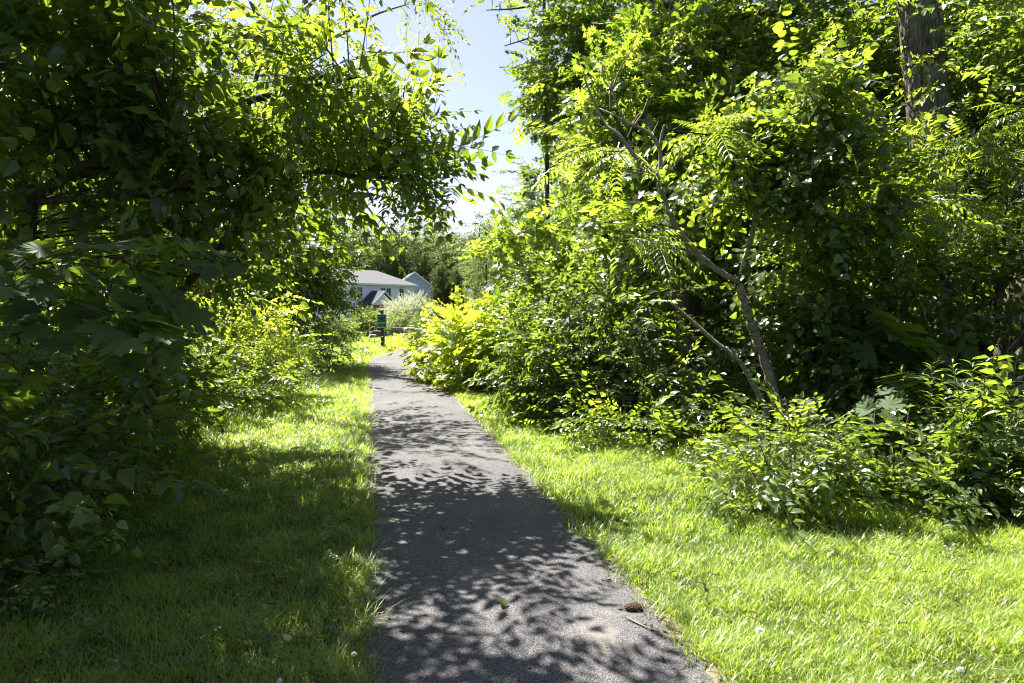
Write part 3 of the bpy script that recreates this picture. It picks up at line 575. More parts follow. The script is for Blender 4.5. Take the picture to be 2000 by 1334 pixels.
s.add(*tube(spline([at(1432, 692, 7.2), at(1430, 680, 7.2)], 6), np.linspace(.018, .012, 6), 6))
tag(s.build('fallen_branch', M['greybark'], None, True, b), 'thinner bare grey stem leaning left below the forked trunk', 'branch').location = b
b = B(4.1, 8.3)
plant('bittersweet_vine', 'mound of round glossy leaves climbing over the sumac with one long tendril pointing right', 'vine', b,
      [([b, b + (0, 0, 1.5), b + (-.3, -.3, 3), b + (-.6, -.5, 4)], .03, .01), ([at(1480, 300, 7.6), at(1560, 200, 7.5), at(1610, 130, 7.4)], .01, .004), ([at(1600, 170, 7.4), at(1680, 145, 7.3), at(1760, 150, 7.2), at(1850, 165, 7.2)], .006, .003)],
      [lobe(1460, 270, 7.6, 70, 95, .5, 46, 5, .13), lobe(1540, 200, 7.6, 90, 70, .5, 46, 5, .14), lobe(1555, 300, 7.6, 100, 80, .6, 64, 5, .16), lobe(1400, 410, 8.3, 50, 40, .2, 13, 5, .12), lobe(1365, 350, 7.3, 40, 25, .15, 6, 3, .08), lobe(1400, 600, 7.9, 30, 25, .15, 4, 3, .07), lobe(1480, 400, 7.3, 30, 40, .15, 6, 3, .08), lobe(1640, 370, 7.7, 130, 80, .6, 55, 5, .16), lobe(1640, 170, 7.4, 25, 15, .3, 5, 2, .07), lobe(1590, 460, 8.1, 80, 60, .4, 27, 5, .14)],
      'round', 'bitter', parts=SH, br=.006, scale=.88)
# big trunk
b = B(7.15, 11.0); b[2] = 0
oak = plant('oak_tree', 'big tree with a thick furrowed grey-brown trunk rising past the top right of the frame', 'tree', b,
      [([b + (.08, 0, -.1), b + (0, 0, 1.0), at(1848, 560, 11), at(1835, 400, 11), at(1812, 200, 11), at(1795, 0, 11), at(1780, -200, 11), at(1770, -500, 11)], .38, .26),
       ([at(1795, -50, 11), at(1650, -160, 10.6), at(1500, -260, 10)], .10, .05)],
      [lobe(1640, 60, 13.5, 130, 110, 1.1, 64, 6, .34), lobe(1940, 130, 12.6, 70, 120, 1.2, 52, 6, .3), lobe(1560, -150, 12.5, 200, 90, 1.5, 60, 6, .4), lobe(1900, -330, 12.5, 260, 110, 1.2, 60, 6, .4), lobe(1680, 200, 13.6, 80, 70, .9, 24, 5, .3), lobe(1800, 100, 14.5, 120, 120, .8, 36, 5, .32),
       lobe(1950, 300, 12.6, 80, 90, 1.0, 40, 6, .3)], 'ovate_lo', 'maple', 'oakbark', br=.016, sides=22, scale=.95)
tk = [c for c in oak.children if c.name.startswith('trunk')][0]
Q = spline([b + (.08, 0, -.1), b + (0, 0, 1.0), at(1848, 560, 11), at(1835, 400, 11), at(1812, 200, 11), at(1795, 0, 11), at(1780, -200, 11), at(1770, -500, 11)], 260); rr = np.linspace(.37, .25, 260); rr[:30] *= 1 + .25 * (1 - np.arange(30) / 30) ** 2
V, F = tube(Q, rr, 96); th = np.tile(np.linspace(0, 2 * np.pi, 96, endpoint=False), 260); zz = np.repeat(np.arange(260) * .045, 96)
rid = np.abs(np.sin(th * 11 + 1.2 * np.sin(zz * 2.1 + th * 3) + .8 * np.sin(zz * 5.3))) ** .5 + .5 * np.abs(np.sin(th * 23 + 1.7 * np.sin(zz * 3.7 - th * 2) + zz)) ** .6 - .9 * (np.abs(np.sin(zz * 8 + 3 * np.sin(th * 5))) < .12)
cen = np.repeat(Q, 96, 0); V[:-1] = cen + (V[:-1] - cen) * (1 + .05 * (rid - .8) + .05 * np.sin(th * 2 + zz * .6))[:, None]
tk2 = obj('trunk_bark', raw_mesh('trunk_bark', V - b, F, M['oakbark'], smooth=True), oak)

b = B(3.7, 14.2)
plant('old_maple', 'shadowy tree with a crown of knotted dark limbs near the top right of the centre', 'tree', b,
      [([b, b + (0, 0, 3), at(1400, 100, 14), at(1410, 20, 14), at(1430, -120, 14)], .25, .14), ([at(1400, 70, 14), at(1330, 20, 13.6), at(1270, 0, 13.4)], .12, .05), ([at(1400, 60, 14), at(1470, 20, 13.8), at(1540, 30, 13.6)], .13, .08), ([at(1405, 90, 14), at(1330, 60, 13.8), at(1260, 70, 13.7)], .07, .03)],
      [lobe(1380, 60, 14.5, 150, 100, 1.3, 60, 6, .34), lobe(1490, 100, 14, 110, 90, 1.2, 40, 6, .32), lobe(1400, -120, 13.5, 200, 110, 1.8, 60, 6, .4), lobe(1450, 190, 13.5, 120, 80, 1.2, 43, 6, .32), lobe(1540, 330, 13, 140, 120, 1.2, 48, 6, .32)], 'maple_small', 'maple', br=.016, scale=1.0)
b = B(6.2, 9.0)
plant('sumac_tree', 'sumac with long drooping feather fronds in front of the thick trunk', 'tree', b,
      [([b, b + (0, 0, 1.2), at(1880, 420, 8.6), at(1890, 320, 8.5)], .05, .03), ([b + (0, 0, 1.2), at(1780, 460, 8.4), at(1730, 430, 8.3)], .035, .02), ([b, at(1960, 480, 8.6), at(1960, 300, 8.5)], .04, .02)],
      [lobe(1920, 300, 8.3, 60, 35, .4, 7, 1, .12), lobe(1830, 330, 8.3, 70, 50, .4, 6, 1, .12), lobe(1740, 430, 8.2, 60, 40, .4, 7, 1, .12), lobe(1660, 450, 8.2, 50, 40, .3, 4, 1, .1), lobe(1950, 420, 8.4, 70, 60, .5, 8, 1, .12), lobe(1840, 470, 8.4, 70, 50, .4, 6, 1, .1), lobe(1990, 240, 8.4, 40, 50, .4, 5, 1, .1)],
      'sumac', 'sumac', 'bark', br=.008, sides=8, sunup=.2)
fz = Soup()
for x, y in ((1958, 185), (1785, 255), (1822, 272)):
    c = at(x, y, 8.3); t = np.linspace(0, 1, 9); fz.add(*tube(c + np.stack([.02 * t, 0 * t, .13 * t], -1), .022 * np.sin(np.pi * (.1 + .85 * t)) * (1 + .25 * rnd(9)), 7))
b = B(5.2, 8.4)
plant('shrub', 'shaded thicket of large rounded leaves below the thick furrowed trunk', 'shrub', b,
      [([b + (x, y, 0), b + (x * 1.2, y, 1.6)], .022, .006) for x, y in ((-1.2, .2), (-.5, 0), (.2, .3), (.8, 0), (1.3, .4))],
      [lobe(1620, 560, 8.4, 100, 90, .7, 34, 4, .19), lobe(1740, 560, 8.6, 110, 110, .7, 36, 4, .19), lobe(1870, 570, 8.6, 110, 90, .7, 28, 4, .2), lobe(1680, 690, 8.4, 130, 60, .7, 30, 4, .18), lobe(1620, 740, 8.6, 100, 50, .6, 18, 4, .17), lobe(1560, 640, 9, 90, 90, .7, 26, 4, .2), lobe(1800, 670, 9, 90, 50, .6, 16, 4, .17)],
      'round', 'dark', parts=SH, br=.007, scale=1.1)
b = B(7.0, 9.0)
s = Soup(); s.add(*tube(spline([b + (-.05, 0, 0), at(1985, 740, 9), at(2000, 640, 9), at(2025, 520, 9), at(2060, 300, 9), at(2100, 0, 9)], 24), np.linspace(.30, .2, 24), 18))
root = empty('dark_tree', b, 'dark bark trunk cut by the right edge of the frame', 'tree'); s.build('trunk', M['bark'], root, True, b)
s = Soup(); P = instance(K['ovate_lo'], at(2080, -80, 9) + rnd(500, 3) * (1.6, 1.4, .9), frames(rnd(500, 3) * (1, 1, .4), np.array([0, 0, 1.]) + .4 * rnd(500, 3)), np.full(500, 1.2)); V, F, T = P.data()
obj('crown', raw_mesh('crown', V - b, F, M['maple'], T), root)
b = at(1950, 720, 9.3); b[2] = 0
s = Soup(); s.add(*tube(spline([b, at(1950, 700, 9.3), at(1962, 620, 9.3), at(1975, 520, 9.4), at(1965, 380, 9.5), at(1975, 250, 9.6)], 20), np.linspace(.06, .03, 20), 9))
tag(s.build('young_trunk', M['greybark'], None, True, b), 'thin upright sapling trunk left of the dark trunk at the right edge', 'tree').location = b
b = at(1940, 740, 8.6); b[2] = 0.2
s = Soup(); s.add(*tube(spline([b, at(1950, 710, 8.6), at(1980, 670, 8.5), at(2020, 620, 8.4)], 12), np.linspace(.03, .014, 12), 7))
tag(s.build('dead_branch', M['deadwood'], None, True, b), 'pale dead branch propped against the dark right edge trunk', 'branch').location = b
# plants on the right lawn edge
b = gnd(1560, 1010)
plant('wild_rose_bush', 'sunlit bush with grey-green leaflets and bare arching stems standing in the bright lawn', 'shrub', b,
      [([b + (x * .3, y, 0), b + (x * .7, y, .3), b + (x, y, .55)], .007, .003) for x, y in ((-.5, -.1), (-.3, 0), (0, .1), (.2, 0), (.45, .05), (-.15, -.15))],
      [lobe(1590, 855, 5.3, 75, 20, .3, 20, 3, .07), lobe(1550, 890, 5.2, 90, 35, .3, 20, 3, .07), lobe(1440, 935, 5.1, 70, 20, .2, 12, 3, .06), lobe(1640, 930, 5.2, 70, 40, .3, 14, 3, .08), lobe(1540, 965, 5.0, 100, 25, .2, 8, 3, .07)],
      'small_hi', 'bitter', parts=SH, br=.004, scale=1.05, cull=False, sunup=.5, upw=.3)
b = gnd(1760, 985)
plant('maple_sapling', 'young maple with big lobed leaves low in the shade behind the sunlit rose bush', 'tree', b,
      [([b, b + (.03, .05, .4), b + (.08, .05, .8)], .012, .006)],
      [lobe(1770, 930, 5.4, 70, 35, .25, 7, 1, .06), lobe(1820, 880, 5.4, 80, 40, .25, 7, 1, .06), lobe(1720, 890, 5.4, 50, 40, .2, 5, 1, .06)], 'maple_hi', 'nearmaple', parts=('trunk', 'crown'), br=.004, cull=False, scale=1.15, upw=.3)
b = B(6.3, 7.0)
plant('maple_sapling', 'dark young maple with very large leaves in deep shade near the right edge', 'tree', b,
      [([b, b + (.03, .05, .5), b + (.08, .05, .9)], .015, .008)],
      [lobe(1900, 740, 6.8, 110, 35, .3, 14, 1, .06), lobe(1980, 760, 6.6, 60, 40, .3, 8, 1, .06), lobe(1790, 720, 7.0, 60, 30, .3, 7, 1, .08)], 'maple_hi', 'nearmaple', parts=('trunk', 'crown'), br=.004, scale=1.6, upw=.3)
for (px, Y, n, top, lab) in [(1740, 6.2, 14, .9, 'clump of tall narrow-leaved weeds behind the rose bush'), (1850, 6.0, 20, 1.0, 'clump of lit narrow-leaved weeds right of the young maple'), (1660, 6.6, 14, .7, 'dim clump of narrow-leaved weeds below the forked grey trunk'),
                             (1960, 5.4, 34, 1.05, 'tall bright weed clump at the right edge of the frame'), (2080, 4.9, 30, 1.0, 'weed clump just beyond the right edge of the lawn')]:
    c = at(px, 900, Y); c[2] = 0; pos = c + np.stack([(.13 + .006 * n) * rnd(n), (.11 + .005 * n) * rnd(n), np.zeros(n)], -1); th = rng.random(n) * 6.28
    Rm = np.zeros((n, 3, 3)); Rm[:, 0, 0] = np.cos(th); Rm[:, 0, 1] = -np.sin(th); Rm[:, 1, 0] = np.sin(th); Rm[:, 1, 1] = np.cos(th); Rm[:, 2, 2] = 1
    V, F, T = instance(K['lance'], pos, Rm, top / .62 * (.75 + .4 * rng.random(n))).data()
    tag(obj('weed_clump', raw_mesh('weed_clump', V - c, F, M['weed'], T), None, c), lab, 'weeds', 'tall weeds along the right edge')
b = B(3.9, 5.2)
plant('shrub', 'light green leafy shrub on the far right above the shaded grass edge', 'shrub', b,
      [([b + (x, y, 0), b + (x * 1.3, y, .6)], .009, .004) for x, y in ((-.3, 0), (0, .2), (.3, 0))],
      [lobe(1930, 930, 5.2, 70, 50, .35, 18, 4, .10), lobe(1990, 880, 5.0, 50, 80, .3, 16, 4, .1), lobe(1840, 990, 5.1, 70, 25, .25, 12, 4, .08), lobe(1960, 990, 4.9, 70, 35, .25, 14, 4, .08)], 'small_hi', 'weed', parts=SH, br=.004, scale=1.25)

# ------------------------------------------------------------------ trees that close the view (copies share meshes)
def proto(name, H, cr, kind, leafmat, nc, ns, sg, low=.25, bark='bark', scale=1.0):
    b = np.zeros(3)
    lobes = [((0, 0, H * .42), (cr * .9, cr * .9, H * .22), nc // 3, ns, sg), ((cr * .2, .2, H * .66), (cr, cr, H * .22), nc // 2, ns, sg), ((-.1 * cr, 0, H * .86), (cr * .55, cr * .55, H * .14), nc // 5, ns, sg)]
    if low < .2: lobes.append(((0, 0, H * .16), (cr * .85, cr * .85, H * .15), nc // 3, ns, sg))
    return plant(name, 'x', 'tree', b, [([b, b + (.1, 0, H * .3), b + (0, .15, H * .6), b + (.1, 0, H * .92)], H * .017, H * .005)], lobes, kind, leafmat, bark, cull=False, br=.02 if H > 9 else .014, scale=scale)
def copy_tree(o, loc, rz, s, label, group):
    c = o.copy(); COL.objects.link(c); c.location = loc; c.rotation_euler = (0, 0, rz); c.scale = (s, s, s); tag(c, label, 'tree', group)
    for ch in o.children:
        d = ch.copy(); COL.objects.link(d); d.parent = c
    return c
def place(protos, spots, label, group):
    used = set()
    for i, (x, y, s) in enumerate(spots):
        k = i % len(protos); o = protos[k]; rz = rng.random() * 6.28; loc = (x, y, float(gz(y)) - .05)
        if k not in used: used.add(k); o.location = loc; o.rotation_euler = (0, 0, rz); o.scale = (s, s, s); tag(o, label, 'tree', group)
        else: copy_tree(o, loc, rz, s, label, group)
mids = [proto('woodland_tree', 8.5, 2.0, 'ovate_lo', 'maple', 110, 8, .42, .1, scale=1.5), proto('woodland_tree', 7.5, 2.2, 'maple_small', 'maple', 110, 7, .42, .1, scale=1.7), proto('woodland_tree', 9.5, 2.2, 'ovate_lo', 'dark', 120, 8, .45, .1, scale=1.6)]
spots = [(-9.5, 8, .8), (-8.5, 11.5, .75), (-10, 15, .8), (-9.2, 19, .8), (-8.6, 22.5, .75), (-12, 26, .9), (-13, 12, .9), (-14, 20, 1), (-7.6, 4.5, .7), (-9.5, 2, .8), (-16, 30, 1), (-13, 33, .9), (-11, -3, 1), (-8, -1, .8)]
place(mids, spots, 'leafy woodland tree behind the hedge left of the path', 'trees behind the left hedge')
mids2 = [proto('woodland_tree', 8.5, 2.1, 'ovate_lo', 'maple', 110, 8, .42, .1, scale=1.5), proto('woodland_tree', 9.5, 2.2, 'maple_small', 'dark', 110, 7, .45, .1, scale=1.7)]
spots = [(3.5, 18, 1.0), (6, 15.5, 1.1), (9, 14, 1.2), (5.5, 20, 1.2), (9, 19, 1.2), (12, 15, 1.1), (12.5, 20, 1.2), (2.5, 23, .9), (10, 9.5, .9), (13, 11, 1.1), (9.5, 6, .8), (12, 6.5, 1), (1.2, 30, .85), (4.5, 28, 1), (8, 26, 1.2), (16, 16, 1.3), (3, 38, .9), (7, 36, 1.1), (8, 3, .8), (10, 0, .9)]
place(mids2, spots, 'leafy woodland tree in the dim wood right of the path', 'trees in the wood right of the path')
fars = [proto('distant_tree', 16, 3.6, 'far', 'far', 90, 8, .75, .3, scale=1.25), proto('distant_tree', 17, 3.2, 'far', 'farblue', 90, 8, .75, .3, scale=1.25), proto('distant_tree', 15, 3.8, 'far', 'far', 90, 8, .75, .1, scale=1.3), proto('distant_tree', 18, 3.4, 'far', 'farblue', 90, 8, .75, .3, scale=1.3)]
spots = []
for row, (Y, n) in enumerate([(152, 16), (160, 16), (170, 15)]):
    for i in range(n): spots.append((-72 + 112 * (i + .5 * (row % 2)) / n + 1.3 * rng.normal(), Y + 2 * rng.normal(), 1.05 + .28 * rng.random()))
spots += [(-5.5, 118, .95), (-1.5, 104, .95), (3, 104, .9), (8, 98, .9), (13, 96, .85), (-3, 78, .62), (-40, 100, .9), (-46, 90, .8), (-34, 70, .75), (-28, 52, .7), (-38, 56, .8), (6, 60, .6), (11, 52, .6), (17, 60, .7)]
place(fars, spots, 'tall distant tree in the woods beyond the houses', 'distant woods beyond the houses')

# ------------------------------------------------------------------ houses
def siding(name, col, rows=7.0):
    m, t, out = mat_new(name); tc = node(t, "ShaderNodeTexCoord"); wv = node(t, "ShaderNodeTexWave", bands_direction='Z', wave_profile='SAW'); wv.inputs["Scale"].default_value = rows * .3142 / 1.0
    t.links.new(tc.outputs["Object"], wv.inputs[0]); c = ramp(t, wv.outputs[0], [(0, tuple(np.array(col) * .8)), (.15, col), (1, col)])
    p = node(t, "ShaderNodeBsdfPrincipled"); p.inputs["Roughness"].default_value = .6; t.links.new(c, p.inputs["Base Color"])
    b = node(t, "ShaderNodeBump"); b.inputs["Strength"].default_value = .4; b.inputs["Distance"].default_value = .03; t.links.new(wv.outputs[0], b.inputs["Height"]); t.links.new(b.outputs[0], p.inputs["Normal"])
    t.links.new(p.outputs[0], out.inputs[0]); return m
M['white'] = plain('white trim', (.78, .78, .78), .5, .04); M['sidew'] = siding('white clapboard', (.80, .82, .88)); M['sideb'] = siding('blue grey clapboard', (.36, .43, .56))
M['roof'] = plain('grey shingles', (.084, .086, .094), .9, .2, 12); M['droof'] = plain('dark shingles', (.05, .055, .07), .9, .2, 12); M['glass'] = plain('window glass', (.05, .06, .06), .08, .3, .7, .9)
M['brick'] = plain('tan porch wall', (.36, .30, .24), .9, .15, 9); M['door'] = plain('red brown door', (.22, .07, .035), .5, .1); M['red'] = plain('red paint', (.5, .03, .03), .5, .1)
hb = B(-21.0, 88); hb[2] = -1.0
house = empty('white_house', hb, 'two storey white clapboard house with grey hip roof and a small gabled porch', 'house'); house.rotation_euler = (0, 0, R(62))
# local frame: +X along the long wall, -Y out of it, Z up
LH, DH, EV = 14.2, 9.0, 5.25
Soup().box(0, LH, 0, DH, 0, EV).build('wall', M['sidew'], house)
s = Soup(); o = .45; e = [(-o, -o, EV), (LH + o, -o, EV), (LH + o, DH + o, EV), (-o, DH + o, EV)]; r = [(3.0, DH / 2, EV + 2.1), (LH - 3.0, DH / 2, EV + 2.1)]
s.poly([e[0], e[1], r[1], r[0]]); s.poly([e[1], e[2], r[1]]); s.poly([e[2], e[3], r[0], r[1]]); s.poly([e[3], e[0], r[0]]); s.poly(e[::-1]); rf = s.build('roof', M['roof'], house)
Soup().box(-o - .02, LH + o + .02, -o - .05, -o, EV - .2, EV + .02).build('gutter', M['white'], rf)
Soup().box(-.06, .06, -.06, .2, 0, EV - .03).build('corner_board', M['white'], house)
def window(x0, x1, z0, z1, parent, side='front', y=0.0, W=None, bars=(1, 1)):
    s = Soup(); a = .09
    def bx(u0, u1, v0, v1, d0, d1):
        if side == 'front': s.box(u0, u1, y - d1, y - d0, v0, v1)
        else: s.box(y - d1, y - d0, u0, u1, v0, v1)
    bx(x0 - a, x1 + a, z1, z1 + a, 0, .09); bx(x0 - a, x1 + a, z0 - a, z0, 0, .10); bx(x0 - a, x0, z0, z1, 0, .09); bx(x1, x1 + a, z0, z1, 0, .09); bx(x0, x1, (z0 + z1) / 2 - .03, (z0 + z1) / 2 + .03, .0, .07)
    for k in range(bars[0]):
        xm = x0 + (x1 - x0) * (k + 1) / (bars[0] + 1); bx(xm - .02, xm + .02, z0, z1, .0, .06)
    f = s.build('window', M['white'], parent); s = Soup(); bx(x0, x1, z0, z1, .005, .03); s.build('pane', M['glass'], f)
for x in (.8, 2.1, 6.9, 8.1, 11.0): window(x - .48, x + .48, 3.3, 4.7, house)
window(.35, 1.05, .6, 2.2, house); window(1.2, 1.9, .6, 2.2, house); window(11.5, 12.4, .8, 2.3, house)
# gabled porch
px0, px1, pd = 2.3, 6.9, 1.9
s = Soup(); ov = .3; zr, ze = 4.3, 2.55; xm = (px0 + px1) / 2
s.prism([(px0 - ov, -pd - .3, ze), (xm, -pd - .3, zr), (xm, -pd - .3, zr - .16), (px0 - ov, -pd - .3, ze - .16)], (0, pd + .3, 0)); s.prism([(px1 + ov, -pd - .3, ze), (xm, -pd - .3, zr), (xm, -pd - .3, zr - .16), (px1 + ov, -pd - .3, ze - .16)], (0, pd + .3, 0)); s.build('porch_roof', M['droof'], house)
Soup().prism([(px0, -pd, ze - .15), (xm, -pd, zr - .3), (px1, -pd, ze - .15)], (0, pd - .02, 0)).build('porch_gable', M['sidew'], house)
Soup().prism([(px0 - ov, -pd - .33, ze - .02), (xm, -pd - .33, zr - .02), (xm, -pd - .33, zr - .26), (px0 - ov, -pd - .33, ze - .26)], (0, .025, 0)).prism([(px1 + ov, -pd - .33, ze - .02), (xm, -pd - .33, zr - .02), (xm, -pd - .33, zr - .26), (px1 + ov, -pd - .33, ze - .26)], (0, .025, 0)).build('gable_trim', M['white'], house)
Soup().box(px0 + .3, px1 - .3, -.5, -.02, 0, ze - .16).build('porch_wall', M['brick'], house)
d = Soup().box(3.0, 3.9, -.56, -.5, .1, 2.2).build('door', M['door'], house)
for x in (px0 + .12, px1 - .12): Soup().box(x - .12, x + .12, -pd + .05, -pd + .28, 0, ze - .17).build('porch_post', M['white'], house)
s = Soup().box(px0 - .5, px1 + .9, -pd - .28, -pd - .2, .92, 1.0)
for x in np.arange(px0 - .4, px1 + .9, .22): s.box(x, x + .05, -pd - .27, -pd - .22, 0, .92)
s.build('porch_railing', M['white'], house)
rb = at(738, 604, 84); s = Soup().box(-.13, .13, -.2, .2, -.16, .16).box(-.15, .15, -.22, .22, .16, .19).box(-.05, .05, -.05, .05, -rb[2] - 1.0, -.16)
tag(s.build('red_mailbox', M['red']), 'small red box on a post beside the porch of the white house', 'box').location = rb
hb = B(-21.7, 126); hb[2] = -1.0
h2 = empty('blue_house', hb, 'blue-grey gabled house behind the white house and the white-leaved shrub', 'house'); h2.rotation_euler = (0, 0, R(14))
WG, DG, EV2, RD = 7.6, 12., 5.3, 2.95   # gable faces -Y
Soup().prism([(0, 0, 0), (WG, 0, 0), (WG, 0, EV2), (WG / 2, 0, EV2 + RD), (0, 0, EV2)], (0, DG, 0)).build('wall', M['sideb'], h2)
s = Soup(); 
for sx in (-1, 1):
    xe = WG / 2 + sx * (WG / 2 + .35); zz = EV2 - .27; s.prism([(xe, -.3, zz), (WG / 2, -.3, EV2 + RD + .02), (WG / 2, -.3, EV2 + RD + .2), (xe, -.3, zz + .18)], (0, DG + .6, 0))
rf = s.build('roof', M['roof'], h2); s = Soup()
for sx in (-1, 1):
    xe = WG / 2 + sx * (WG / 2 + .37); zz = EV2 - .3; s.prism([(xe, -.34, zz), (WG / 2, -.34, EV2 + RD - .05), (WG / 2, -.34, EV2 + RD + .21), (xe, -.34, zz + .26)], (0, .035, 0))
s.build('rake_trim', M['white'], rf)
window(3.9, 5.0, 2.6, 4.3, h2, bars=(2, 1))
hb = B(-11.0, 132); hb[2] = -1.0
h3 = empty('grey_house', hb, 'sliver of a blue-grey roof showing right of the pointed evergreens', 'house')
Soup().box(0, 9, 0, 8, 0, 3.2).build('wall', M['sideb'], h3); Soup().prism([(-.4, -.4, 3.2), (9.4, -.4, 3.2), (9.4, 4, 5.4), (-.4, 4, 5.4)], (0, 0, .15)).prism([(-.4, 8.4, 3.2), (9.4, 8.4, 3.2), (9.4, 4.02, 5.4), (-.4, 4.02, 5.4)], (0, 0, .15)).build('roof', M['roof'], h3)

# ------------------------------------------------------------------ garden by the houses
for i, (px, Y, H, lab) in enumerate([(862, 62, 3.2, 'left of a pair of pointed dark evergreens beside the blue-grey house'), (888, 63, 2.9, 'right of a pair of pointed dark evergreens beside the blue-grey house')]):
    b = at(px, 600, Y); b[2] = float(gz(Y)); zt = at(px, 527 + 5 * i, Y)[2] - b[2]
    plant('arborvitae', lab, 'tree', b, [([b, b + (0, 0, zt * .5), b + (0, 0, zt * .95)], .08, .02)], [(b + (0, 0, zt * .28), (.95, .95, zt * .28), 60, 7, .18), (b + (0, 0, zt * .55), (.75, .75, zt * .25), 50, 7, .16), (b + (0, 0, zt * .8), (.38, .38, zt * .2), 30, 7, .12)], 'cedar', 'cedar', br=.01, droop=.7, scale=1.5, cull=False)
b = B(-5.95, 38)
plant('willow_shrub', 'white and pale green variegated shrub in bloom in front of the houses', 'shrub', b, [([b, b + (x, 0, .8), b + (x * 2, 0, 1.6)], .02, .006) for x in (-.4, -.1, .2, .5)],
      [lobe(795, 602, 37, 28, 15, .8, 50, 8, .14), lobe(782, 615, 36.6, 22, 20, .7, 30, 8, .15), lobe(815, 610, 37, 28, 22, .8, 36, 7, .16), lobe(790, 635, 36.6, 40, 18, .8, 24, 7, .17)], 'willow', 'willow', parts=SH, br=.006, cull=False, droop=.5, scale=.8)
b = B(-6.2, 35.2)
plant('shrub', 'feathery green bush growing over the low stone wall below the white shrub', 'shrub', b, [([b, b + (x, 0, .6)], .012, .005) for x in (-.3, 0, .3)],
      [lobe(770, 628, 34.8, 24, 18, .5, 22, 7, .14), lobe(800, 632, 35, 30, 16, .5, 24, 7, .14)], 'small', 'weed', parts=SH, br=.004, cull=False, scale=1.1)
b = B(-7.3, 33.3)
plant('shrub', 'rounded dark green bush directly left of the trail sign', 'shrub', b, [([b, b + (x, 0, .6)], .016, .006) for x in (-.3, 0, .3)],
      [lobe(716, 640, 33, 20, 18, .5, 50, 9, .13), lobe(714, 622, 33.2, 12, 10, .35, 14, 8, .11)], 'small', 'dark', parts=SH, br=.005, cull=False, scale=1.2)
b = B(-9.4, 30)
plant('shrub', 'grey-green bush against the corner of the white house', 'shrub', b, [([b, b + (x, 0, .6)], .012, .005) for x in (-.3, 0, .3)],
      [lobe(662, 652, 29, 18, 16, .5, 22, 8, .13), lobe(640, 640, 28, 24, 24, .5, 26, 8, .15)], 'small', 'far', parts=SH, br=.004, cull=False, scale=1.2)
# low granite wall and rocks
stone = plain('granite', (.30, .30, .31), .85, .35, 6)
def block(cx, cy, cz, lx, ly, lz, rz=0., j=.06):
    n = 3; g = np.linspace(-1, 1, n); s = Soup(); V = []; 
    u, v = np.meshgrid(np.linspace(0, np.pi, 7), np.linspace(0, 2 * np.pi, 12, endpoint=False), indexing='ij')
    sg = lambda a, p: np.sign(a) * np.abs(a) ** p
    X = np.stack([sg(np.sin(u), .35) * sg(np.cos(v), .35) * lx / 2, sg(np.sin(u), .35) * sg(np.sin(v), .35) * ly / 2, sg(np.cos(u), .35) * lz / 2], -1).reshape(-1, 3); X *= 1 + j * rnd(len(X), 1)
    c, sn = math.cos(rz), math.sin(rz); X[:, :2] = X[:, :2] @ np.array([[c, sn], [-sn, c]]); F = []
    for i in range(6):
        for k in range(12):
            a, b2, c2, d2 = i * 12 + k, i * 12 + (k + 1) % 12, (i + 1) * 12 + (k + 1) % 12, (i + 1) * 12 + k; F += [(a, d2, c2), (a, c2, b2)]
    return X + (cx, cy, cz), F
wb = B(-6.2, 33.6); s = Soup()
x = -.55
while x < 4.2:
    l = .7 + .9 * rng.random(); s.add(*block(x + l / 2, .12 * x, .1, l * .98, .4, .26)); x += l
x = -.4
while x < 4.2:
    l = .6 + .8 * rng.random(); s.add(*block(x + l / 2, .12 * x + .05, .32, l * .98, .36, .2)); x += l
tag(s.build('stone_wall', stone), 'low grey granite garden wall behind the trail sign', 'wall').location = wb
for (px, Y, d, lab) in [(733, 32.0, .42, 'dark boulder at the left end of the low stone wall'), (728, 31.0, .24, 'small pale rock in the grass in front of the dark round bush')]:
    c = at(px, 650, Y); c[2] = d * .3; V, F = block(0, 0, 0, d * 1.3, d, d * .9, .4, .1)
    tag(obj('rock', raw_mesh('rock', V, F, plain('rock ' + lab[:4], (.30, .30, .32) if d < .3 else (.12, .11, .10), .9, .3, 8), smooth=True), None, c), lab, 'rock')

# ------------------------------------------------------------------ trail sign
sb = gnd(747, 677)
M['post'] = bark_mat('weathered post', (.05, .04, .028), (.15, .12, .085), 14, .1, .4); M['green'] = plain('sign green', (.015, .10, .075), .45, .08); M['navy'] = plain('sign navy', (.012, .018, .07), .45, .05)
M['teal'] = plain('sign pale teal', (.22, .45, .40), .45, .1); M['tan'] = plain('pale stake', (.40, .36, .24), .8, .2)
sign = empty('trail_sign', sb, 'green and white trail sign with a lake and hill picture on a brown wooden post', 'sign')
s = Soup(); s.prism([(-.046, -.045, 0), (.046, -.045, 0), (.046, .045, 0), (-.046, .045, 0)], (0, 0, 1.34)); s.build('post', M['post'], sign)
Soup().box(.049, .085, .0, .03, 0, .72).build('stake', M['tan'], sign)
def rrect(x0, x1, z0, z1, r, y):
    P = []
    for cx, cz, a0 in ((x1 - r, z0 + r, -90), (x1 - r, z1 - r, 0), (x0 + r, z1 - r, 90), (x0 + r, z0 + r, 180)):
        for a in (0, 30, 60, 90): P.append((cx + r * math.cos(R(a0 + a)), y, cz + r * math.sin(R(a0 + a))))
    return P
pz0, pz1, pw = .70, 1.20, .18
pn = Soup().prism(rrect(-pw, pw, pz0, pz1, .035, -.072), (0, .024, 0)).build('sign_board', M['white'], sign)
Soup().prism(rrect(-pw + .018, pw - .035, pz0 + .022, pz1 - .022, .025, -.076), (0, .003, 0)).build('sign_face', M['green'], pn)
s = Soup(); y = -.081
s.prism([(-.155, y, .965), (-.155, y, 1.06), (-.08, y, 1.01), (-.03, y, .985), (.06, y, 1.03), (.10, y, 1.015), (.138, y, 1.07), (.138, y, .965)], (0, .004, 0))
